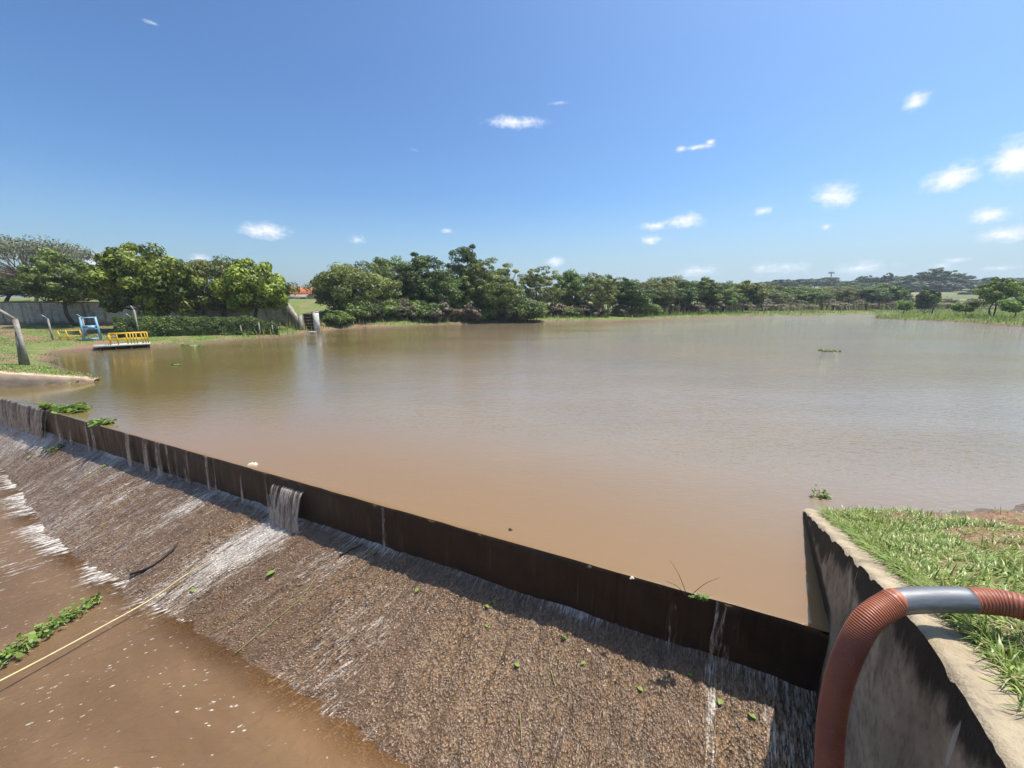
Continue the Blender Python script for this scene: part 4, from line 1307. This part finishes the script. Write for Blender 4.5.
fence = thing('chain_link_fence', 'chain-link fence on concrete posts with bent tops beside the water', 'fence', (-25, 21, .4))
pA = Pt(26, 360, 16.6)
Pn = [np.array([-27.5, 14.4]), np.array([pA[0], pA[1]]), np.array([-25.6, 20.9]), np.array([-30.0, 25.2]), np.array([-30.4, 27.6]), np.array([-28.3, 29.0])]
Hs = [1.95, 2.0, 1.3, 1.42, 1.35, 1.35]
for i, (p_, h_) in enumerate(zip(Pn, Hs)):
    if i == 2: continue
    m2 = MB(); conc_post(m2, (p_[0], p_[1], gz(*p_) - .02), h_,   .62 if i < 2 else .3, .06 if i < 2 else .035)
    if i == 1:
        zz_ = gz(*p_)
        m2.bar((p_[0] - .36, p_[1] + .06, zz_ - .1), (p_[0] - .04, p_[1], zz_ + 1.45), .10)
    m2.build('post', M['post'], fence, fence.location)
mb = MB()
for i in range(len(Pn) - 1):
    if i > 0: continue
    a, b = Pn[i], Pn[i + 1]
    za, zb_ = gz(*a), gz(*b)
    L_ = np.linalg.norm(b - a); hh_ = min(Hs[i], Hs[i + 1]) - .05
    n_ = int(L_ / .14)
    for j in range(-int(hh_ / .14), n_):
        for sg in (1, -1):
            q0, q1 = (j * .14, j * .14 + hh_)
            zlo, zhi = 0.0, hh_
            if q0 < 0: zlo = -q0; q0 = 0
            if q1 > L_: zhi = hh_ - (q1 - L_); q1 = L_
            if zhi - zlo < .1: continue
            if sg < 0: zlo, zhi = hh_ - zlo, hh_ - zhi
            f0, f1 = q0 / L_, q1 / L_
            p0 = np.array([*(a + (b - a) * f0), za + (zb_ - za) * f0 + zlo]); p1 = np.array([*(a + (b - a) * f1), za + (zb_ - za) * f1 + zhi])
            mb.tube([p0, p1], .0022, 3, False)
    for z_ in (.05, hh_ * .5, hh_):
        mb.tube([(*a, za + z_), (*b, zb_ + z_)], .004, 3, False)
mb.build('wire_mesh', M['wire'], fence, fence.location)

# ivy covered fence
ivy = thing('ivy_fence', 'fence smothered in dark green creeper between lawn and water', 'fence', (-24, 30.3, .4))
a = np.array([-27.6, 27.0]); b = np.array([-19.7, 32.6])
L_ = np.linalg.norm(b - a); dv2 = (b - a) / L_; nv2 = np.array([dv2[1], -dv2[0]])
r = np.random.default_rng(301); n = 26000
q = r.uniform(0, L_, n); hgt = 1.42 + .3 * (fbm(q * .9, q * 0, 303) - .5) + .18 * (fbm(q * 4, q * 0, 304) - .5)
hgt = hgt * (1 - .35 * smooth(L_ - 2.2, L_, q))
zf = r.random(n) ** .8 * hgt
lump = .16 + .3 * fbm(q * 1.8, zf * 1.8, 305)
sd_ = np.where(r.random(n) < .62, 1, -1) * lump * np.sqrt(np.clip(1 - (zf / hgt) ** 3, 0.05, 1)) * r.uniform(.6, 1.05, n)
bx = a[0] + dv2[0] * q; by = a[1] + dv2[1] * q
C = np.stack([bx + nv2[0] * sd_, by + nv2[1] * sd_, ground_h(bx, by) + zf], 1)
Nn = np.stack([nv2[0] * np.sign(sd_), nv2[1] * np.sign(sd_), np.full(n, .5)], 1) + r.normal(0, .5, (n, 3)); Nn /= np.linalg.norm(Nn, axis=1)[:, None]
Ls = r.uniform(.09, .2, n)
V, Fq = leaf_quads(C, Nn, Ls, Ls * .75, r)
mesh('foliage', V, Fq, M['mid'], ivy, ivy.location, attrs={'tint': np.repeat(np.clip(.15 + 1.0 * (fbm(q * 1.1, zf * 1.5, 306) - .3) + r.normal(0, .15, n), 0, 1), 4)})
for u_, hpost in ((132, 1.95), (243, 0.75), (266, 1.0), (283, .8)):
    q_ = np.interp(u_, [110, 290], [0, L_]); p_ = a + dv2 * q_ + nv2 * .32
    m2 = MB(); conc_post(m2, (*p_, gz(*p_)), hpost, .32 if u_ == 132 else 0, .035, (-.55, 0, .85)); m2.build('post', M['post'], ivy, ivy.location)

# red earth wall behind the far shore
ra = Pt(541, 314, 63); rb = Pt(604, 314, 65)
mb = MB(); dv3 = rb - ra; dv3[2] = 0; L3 = np.linalg.norm(dv3); dv3 /= L3
zc = gz(*((ra + rb) / 2)[:2])
mb.box((*((ra + rb) / 2)[:2], zc + .75), (L3 / 2, .15, .85), (dv3, (-dv3[1], dv3[0], 0), (0, 0, 1)))
tag(mb.build('earth_wall', M['brick_red'], None, (*((ra + rb) / 2)[:2], zc)), 'low red-brown wall among the trees on the far shore', 'wall')

# house with orange roof
hp = Pt(297, 300, 74); hz_ = gz(hp[0], hp[1])
house = thing('house', 'house with an orange tiled roof seen in the gap between trees', 'house', (hp[0], hp[1], hz_))
top_e = Pt(297, 294.5, 74)[2]; top_r = Pt(297, 287.5, 74)[2]
mb = MB(); mb.box((hp[0], hp[1] + 2.5, (hz_ + top_e) / 2 - .3), (3.2, 2.5, (top_e - hz_) / 2 + .3)); mb.build('wall', M['plaster'], house, house.location)
mb = MB()
x0, x1, y0, y1 = hp[0] - 3.7, hp[0] + 3.7, hp[1] - .5, hp[1] + 5.5
yc = (y0 + y1) / 2
V = [(x0, y0, top_e), (x1, y0, top_e), (x1, yc, top_r), (x0, yc, top_r), (x0, y1, top_e), (x1, y1, top_e)]
V2 = [(a_, b_, c_ + .12) for a_, b_, c_ in V]
mb.add(V + V2, [(0, 3, 2, 1), (3, 4, 5, 2), (6, 7, 8, 9), (9, 8, 11, 10), (0, 1, 7, 6), (4, 10, 11, 5), (1, 2, 8, 7), (2, 5, 11, 8), (0, 6, 9, 3), (3, 9, 10, 4)])
for i in range(24):
    x_ = x0 + (x1 - x0) * (i + .5) / 24
    mb.tube([(x_, y0, top_e + .13), (x_, yc, top_r + .13)], .08, 6)
mb.build('roof', M['roof'], house, house.location)
mb = MB(); mb.box((hp[0] + 1.2, hp[1] - .02, top_e - 1.0), (.5, .04, .45)); mb.build('window', M['rust'], house, house.location)

# left abutment
ab = [np.array([-15.6, 14.08]), np.array([-17.0, 13.48]), np.array([-18.6, 12.8]), np.array([-21.0, 11.75]), np.array([-26, 9.5])]
at_ = [.12, .40, .62, .78, .9]
mb = MB()
Vf = []; n_ = 60
arc = np.concatenate([[0], np.cumsum([np.linalg.norm(ab[i + 1] - ab[i]) for i in range(4)])])
qa = np.linspace(0, arc[-1], n_)
AX = np.interp(qa, arc, [p_[0] for p_ in ab]); AY = np.interp(qa, arc, [p_[1] for p_ in ab]); AT = np.interp(qa, arc, at_) + (fbm(qa * 2, qa * 0, 311) - .5) * .10
nb = np.array([-0.40, 0.917]) * -1
rows = []
for dz, do in ((-2.4, -.02), (-.6, -.02), (0, 0), (.5, .015), (1.0, .03), (1.0, .34), (-2.4, .34)):
    pass
prof = [(lambda T: -2.4 + 0 * T, .06), (lambda T: -.05 + 0 * T, .05), (lambda T: T * .5, .02), (lambda T: T - .03, 0.0), (lambda T: T, -.03), (lambda T: T, -.32), (lambda T: T - 1.2, -.34)]
G = []
for f_, o_ in prof:
    jit = (fbm(qa * 3 + o_ * 7, qa * 0 + o_, 313) - .5) * .06
    G.append(np.stack([AX + nb[0] * (o_ + jit), AY + nb[1] * (o_ + jit), f_(AT)], 1))
G = np.stack(G, 1)
o = mesh('abutment_wall', G.reshape(-1, 3), grid_faces(n_, len(prof)), M['bank_concrete'], None, (-18.6, 12.8, 0), False)
tag(o, 'low crumbling earth-stained concrete abutment topped with grass at the far weir end', 'wall')
# raise soil + grass on the abutment
n = 5000
q = RNG.uniform(0, arc[-1], n); oo = -RNG.uniform(.15, 1.6, n) * np.interp(q, [0, 2, 5], [.35, 1, 1])
x_ = np.interp(q, qa, AX) + nb[0] * oo; y_ = np.interp(q, qa, AY) + nb[1] * oo
z_ = np.interp(q, qa, AT) - .02
V, Fq, tv, dv_ = blades(np.stack([x_, y_, z_], 1), RNG.uniform(.03, .11, n), RNG.uniform(.012, .025, n), np.clip(RNG.normal(.6, .3, n), 0, 1.3), RNG.uniform(0, 6.28, n), np.clip(RNG.normal(.35, .2, n), 0, 1), (RNG.random(n) < .15) * .8, 2)
o = mesh('abutment_grass', V, Fq, M['grass'], attrs={'tint': tv, 'dry': dv_})
tag(o, 'green grass on top of the crumbling abutment', 'grass', kind='stuff')

# ------------------------------------------------------------------ floating and stranded plants
def plant_clump(name, pts, label, cat, r_, nleaf, leaf, h, seed, group=None, mat='weed', stalks=0):
    rr_ = np.random.default_rng(seed)
    pts = np.asarray(pts, float)
    base = pts.mean(0)
    root = thing(name, label, cat, base, group)
    qi = rr_.uniform(0, len(pts) - 1, nleaf); i0 = np.minimum(qi.astype(int), len(pts) - 2); f = (qi - i0)[:, None]
    C = pts[i0] * (1 - f) + pts[i0 + 1] * f
    taper = np.sqrt(np.clip(1 - np.abs(qi / (len(pts) - 1) * 2 - 1) ** 2.5, 0.1, 1))
    C = C + np.stack([rr_.normal(0, r_, nleaf) * taper, rr_.normal(0, r_, nleaf) * taper, np.abs(rr_.normal(0, h, nleaf)) + .005], 1)
    Nn = rr_.normal(0, .55, (nleaf, 3)) + np.array([0, 0, 1.0]); Nn /= np.linalg.norm(Nn, axis=1)[:, None]
    Ls = leaf * rr_.uniform(.5, 1.4, nleaf)
    # rounded six-sided leaves
    t = rr_.normal(size=(nleaf, 3)); t -= Nn * (t * Nn).sum(1)[:, None]; t /= np.linalg.norm(t, axis=1)[:, None]; bb = np.cross(Nn, t)
    V = []
    for a_ in np.linspace(0, 2 * np.pi, 6, endpoint=False):
        V.append(C + (t * math.cos(a_) + bb * math.sin(a_) * .72) * (Ls / 2)[:, None] + Nn * (Ls * .08 * abs(math.sin(a_)))[:, None])
    V = np.stack(V, 1).reshape(-1, 3)
    mesh('leaves', V, np.arange(nleaf * 6).reshape(-1, 6), M[mat], root, root.location, attrs={'tint': np.repeat(np.clip(rr_.normal(.5, .28, nleaf), 0, 1), 6)})
    for k_ in range(max(min(stalks, 60), 5)):
        mb_ = MB()
        c_ = C[rr_.integers(nleaf)]
        d_ = rr_.normal(0, 1, 3); d_[2] = abs(d_[2]) * .3; d_ /= np.linalg.norm(d_)
        ln = r_ * rr_.uniform(.8, 2.2)
        mb_.tube([c_ - d_ * ln * .5 - [0, 0, .01], c_ + [0, 0, .01], c_ + d_ * ln * .5], .0045 if leaf < .12 else .006, 5)
        mb_.build('stalk', M['stalk'], root, root.location)
    return root


GP = 'water plants on the weir crest'
e = lambda u, v, z=0.0: Pz(u, v, z)
plant_clump('water_plant', [e(46, 408), e(60, 409.5), e(74, 411), e(86, 411)], 'largest green water plant clump lodged on the far weir crest', 'water plant', .13, 170, .15, .07, 401, GP, stalks=16)
plant_clump('water_plant', [e(96, 423), e(103, 423), e(111, 424)], 'small green water plant clump on the crest next to the largest one', 'water plant', .07, 60, .13, .05, 402, GP)
plant_clump('water_plant', [e(72, 384), e(82, 382), e(91, 381)], 'yellow-green water plants at the tip of the concrete abutment', 'water plant', .12, 80, .14, .05, 403, GP)
plant_clump('water_plant', [e(820, 351), e(829, 351.5), e(840, 351.5)], 'flat green plant raft floating alone far out on the open lake', 'water plant', .10, 60, .16, .03, 404)
plant_clump('water_plant', [e(173, 365), e(181, 366)], 'tiny floating green plant in the tree reflections', 'water plant', .08, 24, .13, .03, 405)
plant_clump('water_plant', [e(185, 345.5), e(200, 347)], 'flat floating plants off the creeper fence bank', 'water plant', .2, 60, .2, .02, 408)
plant_clump('water_plant', [e(690, 597), e(698, 598), e(706, 600)], 'green sprig caught on the weir crest near the hose', 'water plant', .02, 34, .04, .025, 406, stalks=10)
plant_clump('water_plant', [e(812, 497), e(820, 496), e(829, 499)], 'low green sprigs in the water at the end of the concrete wall', 'water plant', .05, 60, .04, .06, 407, stalks=14)
# stranded heap of plants on the lower pool
hp_ = [Pz(-14, 668, POOL_Z + .03), Pz(12, 655, POOL_Z + .03), Pz(35, 640, POOL_Z + .03), Pz(58, 622, POOL_Z + .03), Pz(78, 612, POOL_Z + .03), Pz(101, 600, POOL_Z + .03)]
plant_clump('water_plant', hp_, 'tangled heap of green water plants stranded in the lower pool', 'water plant', .075, 420, .06, .05, 409, stalks=60)
# apron bits
plant_clump('water_plant', [apron_hit(48, 452), apron_hit(62, 447)], 'dark green plant scrap below the weir under the largest clump', 'water plant', .10, 40, .1, .05, 410, mat='dark')

# small leaves
LEAFG = 'loose leaves on the wet apron'
rl = np.random.default_rng(421)
lv = None
for i, (u, v, sz) in enumerate([(271, 574, .09), (375, 553, .08), (417, 591, .055), (494, 603, .05), (487, 607, .045), (565, 639, .05), (583, 664, .04), (193, 591, .07), (487, 627, .045), (752, 717, .05), (720, 703, .05), (690, 676, .04), (30, 457, .1), (105, 466, .1), (517, 666, .05), (640, 690, .045)]):
    P = apron_hit(u, v)
    P[2] += .015
    if lv is None:
        lv = thing('fallen_leaf', 'small loose green leaf lying on the wet rubble apron', 'leaf', P, LEAFG)
        q = np.linspace(0, 1, 7); w = np.sin(q * np.pi) ** .8 * .32
        V = np.concatenate([np.stack([q - .5, w, .10 * np.sin(q * 3) + .1 * w], 1), np.stack([q - .5, 0 * w, .10 * np.sin(q * 3)], 1), np.stack([q - .5, -w, .10 * np.sin(q * 3) + .1 * w], 1)])
        Fl = [(j, j + 1, 8 + j, 7 + j) for j in range(6)] + [(7 + j, 8 + j, 15 + j, 14 + j) for j in range(6)]
        mesh('blade', V, Fl, M['weed'], lv, attrs={'tint': np.full(21, .75)})
        mb = MB(); mb.tube([(-.5, 0, 0), (-.85, .04, .03)], .02, 5); mb.build('stem', M['stalk'], lv)
        lv.scale = (sz * 1.5,) * 3; lv.rotation_euler = (0, 0, 1.0)
    else:
        dup(lv, P, rl.uniform(0, 6.28), (sz * 1.5,) * 3)

# sticks and straws on the apron
def stick(name, pix, r_, label, cat, mat, lift=.02, grp=None):
    P = [apron_hit(u, v) + np.array([0, 0, lift]) for u, v in pix]
    C = catmull(P, 6)
    mb_ = MB(); mb_.tube(C, np.interp(np.linspace(0, 1, len(C)), [0, .8, 1], [r_, r_ * .8, r_ * .35]), 7)
    return tag(mb_.build(name, M[mat], None, P[0], smooth_shade=True), label, cat, grp)


stick('branch', [(131, 576), (150, 569), (168, 556), (178, 545)], .022, 'long crooked black branch lying on the wet apron', 'branch', 'stick', .03)
stick('branch', [(340, 557), (352, 551), (365, 545)], .012, 'short black twig on the apron close to the weir foot', 'branch', 'stick', .03)
SG_ = 'straws washed down the apron'
for i, pix in enumerate([[(78, 486), (100, 470), (112, 463)], [(52, 490), (68, 479)], [(235, 655), (262, 632), (300, 600), (318, 575)], [(520, 715), (522, 745)], [(551, 672), (556, 690)], [(85, 540), (110, 521)]]):
    stick('straw', pix, .005, 'thin pale straw washed down the wet apron', 'straw', 'stalk', .02, SG_)

# yellow rope across the pool
P = [Pz(-40, 701, POOL_Z + .16), Pz(0, 681, POOL_Z + .15), Pz(50, 655, POOL_Z + .13), Pz(100, 628, POOL_Z + .11), Pz(150, 600, POOL_Z + .12)]
ah = apron_hit(214, 562); ah[2] += .05
ah2 = apron_hit(186, 580); ah2[2] += .08
P += [ah2, ah]
C = catmull(P, 10)
mb = MB(); mb.tube(C, np.interp(np.linspace(0, 1, len(C)), [0, .85, 1], [.0125, .011, .005]), 8)
tag(mb.build('rope', M['cane'], None, P[1], smooth_shade=True), 'taut pale yellow rope stretched over the lower pool and apron', 'rope')

# litter on the water edge
for (u, v, sz, lab, mt) in [(253, 465, .075, 'pale scrap of litter floating at the weir crest', 'litter'), (510, 530, .035, 'small dark scrap floating just upstream of the weir', 'stick'),
                            (589, 567, .026, 'dark pebble-like scrap on the crest mid weir', 'stick'), (632, 578, .024, 'whitish scrap on the crest near the plant sprig', 'litter')]:
    P = Pz(u, v, 0.0)
    rr_ = np.random.default_rng(int(u))
    th = np.linspace(0, 2 * np.pi, 9, endpoint=False)
    rad_ = sz * rr_.uniform(.55, 1.2, 9)
    V = [(P[0] + math.cos(a_) * r_ * 1.4, P[1] + math.sin(a_) * r_ * .8, -.004) for a_, r_ in zip(th, rad_)] + [(P[0] + math.cos(a_) * r_ * .8, P[1] + math.sin(a_) * r_ * .5, sz * rr_.uniform(.3, .7)) for a_, r_ in zip(th, rad_)]
    Fs = [(i, (i + 1) % 9, 9 + (i + 1) % 9, 9 + i) for i in range(9)] + [tuple(range(9, 18))]
    tag(mesh('scrap', V, Fs, M[mt], None, P), lab, 'litter')

# dead twigs by the crest sprig
P0 = Pz(688, 598, 0)
mb = MB()
for a_, ln in ((.3, .35), (2.6, .25), (1.8, .45)):
    d_ = np.array([math.cos(a_), math.sin(a_) * .6, .55])
    mb.tube(catmull([P0, P0 + d_ * ln * .5 + [0, 0, .04], P0 + d_ * ln], 4), np.linspace(.004, .0015, 9), 5)
tag(mb.build('twig', M['stick'], None, P0), 'thin bare twigs sticking up from the weir crest by the sprig', 'twig')

# dead snag on the spit
P0 = Pt(918, 318, 64); P0[2] = gz(P0[0], P0[1])
mb = MB(); mb.tube([P0 + [0, 0, -.2], P0 + [.9, 0, .5], P0 + [2.2, 0, 1.4]], [.12, .1, .05], 6); mb.tube([P0 + [2.1, 0, -.2], P0 + [2.2, 0, 1.9]], [.1, .06], 6); mb.tube([P0 + [.9, 0, .5], P0 + [.5, .3, 1.1]], [.07, .03], 5)
tag(mb.build('snag', M['stick'], None, P0), 'dark dead snag standing at the water edge of the spit', 'dead tree')

# small islet of grass in the channel
P0 = Pz(855, 317.3, 0)

# ------------------------------------------------------------------ world: sky with clouds
SUN_DIR = np.array([0.344, 0.150, 1.0]); SUN_DIR /= np.linalg.norm(SUN_DIR)
el = math.asin(SUN_DIR[2]); azs = math.atan2(SUN_DIR[0], SUN_DIR[1])     # from +Y clockwise
world = bpy.data.worlds.new('World'); SC.world = world
world.use_nodes = True
wt = world.node_tree; wt.nodes.clear()


class WN(NT):
    def __init__(self, t):
        self.t = t


w = WN(wt)
sky = w.n('ShaderNodeTexSky', sky_type='NISHITA', sun_disc=False, sun_elevation=el, sun_rotation=azs, altitude=200, air_density=1.0, dust_density=3.0, ozone_density=3.0)
EXPO = 0.6
TINT = (np.array([4.957, 6.11, 6.463]) / 2 ** EXPO / 0.12).tolist()
m1_ = w.n('ShaderNodeVectorMath', operation='SCALE'); w.put(m1_.inputs[0], sky.outputs[0]); m1_.inputs['Scale'].default_value = 0.05
ga_ = w.n('ShaderNodeGamma', i_Gamma=1.4); w.put(ga_.inputs[0], m1_.outputs[0])
m2_ = w.n('ShaderNodeVectorMath', operation='MULTIPLY'); w.put(m2_.inputs[0], ga_.outputs[0]); m2_.inputs[1].default_value = TINT
dirv = w.n('ShaderNodeTexCoord').outputs['Generated']
nz = w.n('ShaderNodeTexNoise', i_Vector=dirv, i_Scale=22.0, i_Detail=5.0, i_Roughness=0.6)
fb = w.math('ADD', w.math('MULTIPLY', w.noise(dirv, 26.0, 7, 0.62), 0.6), w.math('MULTIPLY', w.noise(w.mapping(dirv, (1, 1, 2.2)), 60.0, 6, 0.65), 0.4))
CL = [(265, 230, 44, 17, 1), (513, 122, 66, 16, .8), (560, 103, 60, 10, .35), (917, 101, 32, 24, .75), (952, 178, 56, 27, 1), (1016, 157, 54, 40, 1.05), (834, 195, 42, 28, 1), (762, 211, 28, 12, .85),
      (683, 222, 44, 16, .95), (655, 226, 34, 10, .8), (650, 240, 28, 11, .8), (993, 214, 54, 18, .9), (1003, 234, 66, 18, .9), (697, 147, 50, 9, .6), (682, 149, 16, 8, .8), (710, 142, 14, 7, .7), (555, 262, 24, 12, .8),
      (826, 227, 16, 9, .7), (956, 260, 40, 9, .7), (700, 271, 70, 18, .55), (780, 268, 150, 22, .5), (860, 268, 120, 22, .5), (940, 266, 60, 16, .45), (357, 240, 30, 14, .5), (448, 231, 22, 7, .5), (152, 23, 30, 8, .45), (1000, 268, 80, 10, .5),
      (415, 150, 30, 10, .3), (100, 262, 60, 26, .7), (200, 258, 26, 12, .8)]
best = None
for (u, v, wd, ht, amp) in CL:
    c_ = ray(u, v); c_ = c_ / np.linalg.norm(c_)
    right = np.cross(c_, [0, 0, 1.0]); right /= np.linalg.norm(right); upv = np.cross(right, c_)
    e1 = ray(u + wd / 2, v); e1 /= np.linalg.norm(e1); e2 = ray(u, v - ht / 2); e2 /= np.linalg.norm(e2)
    sa = abs((e1 - c_) @ right) + 1e-5; sb = abs((e2 - c_) @ upv) + 1e-5
    sub = w.n('ShaderNodeVectorMath', operation='SUBTRACT'); w.put(sub.inputs[0], dirv); sub.inputs[1].default_value = tuple(c_)
    da_ = w.n('ShaderNodeVectorMath', operation='DOT_PRODUCT'); w.put(da_.inputs[0], sub.outputs[0]); da_.inputs[1].default_value = tuple(right / sa)
    db_ = w.n('ShaderNodeVectorMath', operation='DOT_PRODUCT'); w.put(db_.inputs[0], sub.outputs[0]); db_.inputs[1].default_value = tuple(upv / sb)
    q2 = w.math('ADD', w.math('MULTIPLY', da_.outputs['Value'], da_.outputs['Value']), w.math('MULTIPLY', db_.outputs['Value'], db_.outputs['Value']))
    val = w.math('SUBTRACT', amp, w.math('MULTIPLY', w.math('SQRT', q2), 0.85))
    best = val if best is None else w.math('MAXIMUM', best, val)
dens = w.math('ADD', best, w.math('MULTIPLY', w.math('SUBTRACT', fb, 0.5), 2.6))
alpha = w.math('MULTIPLY', w.ramp(dens, -0.15, 0.95), w.ramp(best, -0.75, 0.25))
# a thin pale veil low over the horizon
wz = w.n('ShaderNodeSeparateXYZ', i_Vector=dirv).outputs[2]
bg1 = w.n('ShaderNodeBackground', i_Strength=0.12); w.put(bg1.inputs[0], m2_.outputs[0])
bg2 = w.n('ShaderNodeBackground', i_Strength=0.76); w.put(bg2.inputs[0], w.mix(w.ramp(dens, 0.1, 1.0), (0.80, 0.87, 1.0), (1.0, 0.985, 0.965)))
wx = w.n('ShaderNodeSeparateXYZ', i_Vector=dirv).outputs[0]
veil = w.math('MULTIPLY', w.ramp(wz, 0.24, -0.01), w.ramp(wx, -1.0, 0.8, 0.30, 0.85))
bg3 = w.n('ShaderNodeBackground', i_Color=(0.385, 0.505, 0.60), i_Strength=1.0)
mxv = w.n('ShaderNodeMixShader'); w.put(mxv.inputs[0], veil); w.put(mxv.inputs[1], bg1.outputs[0]); w.put(mxv.inputs[2], bg3.outputs[0])
mxw = w.n('ShaderNodeMixShader'); w.put(mxw.inputs[0], w.math('MULTIPLY', alpha, 0.92)); w.put(mxw.inputs[1], mxv.outputs[0]); w.put(mxw.inputs[2], bg2.outputs[0])
wo = w.n('ShaderNodeOutputWorld'); wt.links.new(mxw.outputs[0], wo.inputs['Surface'])

sun_d = bpy.data.lights.new('sun', 'SUN'); sun = bpy.data.objects.new('sun', sun_d); COL.objects.link(sun)
sun_d.energy = 4.3; sun_d.angle = math.radians(0.53); sun_d.color = (1.0, 0.955, 0.88)
from mathutils import Vector
sun.rotation_euler = Vector(tuple(-SUN_DIR)).to_track_quat('-Z', 'Y').to_euler()

# ------------------------------------------------------------------ haze
HAZE = 0.00042
mh = bpy.data.materials.new('haze'); mh.use_nodes = True
t_ = mh.node_tree; t_.nodes.clear()
oo_ = t_.nodes.new('ShaderNodeOutputMaterial'); pv_ = t_.nodes.new('ShaderNodeVolumePrincipled')
pv_.inputs['Color'].default_value = (0.80, 0.88, 1.0, 1); pv_.inputs['Density'].default_value = HAZE
t_.links.new(pv_.outputs[0], oo_.inputs['Volume'])
mb = MB(); mb.box((0, 0, 16), (560, 560, 21.5))
hz_o = mb.build('haze', mh); tag(hz_o, kind='stuff')

# ------------------------------------------------------------------ render settings
SC.view_settings.view_transform = 'Standard'; SC.view_settings.look = 'None'
SC.view_settings.exposure = EXPO; SC.view_settings.gamma = 1.0
cy = SC.cycles
cy.max_bounces = 6; cy.diffuse_bounces = 3; cy.glossy_bounces = 3; cy.transmission_bounces = 4; cy.transparent_max_bounces = 12; cy.volume_bounces = 0
cy.use_denoising = True
cy.sample_clamp_indirect = 4.0; cy.sample_clamp_direct = 12.0
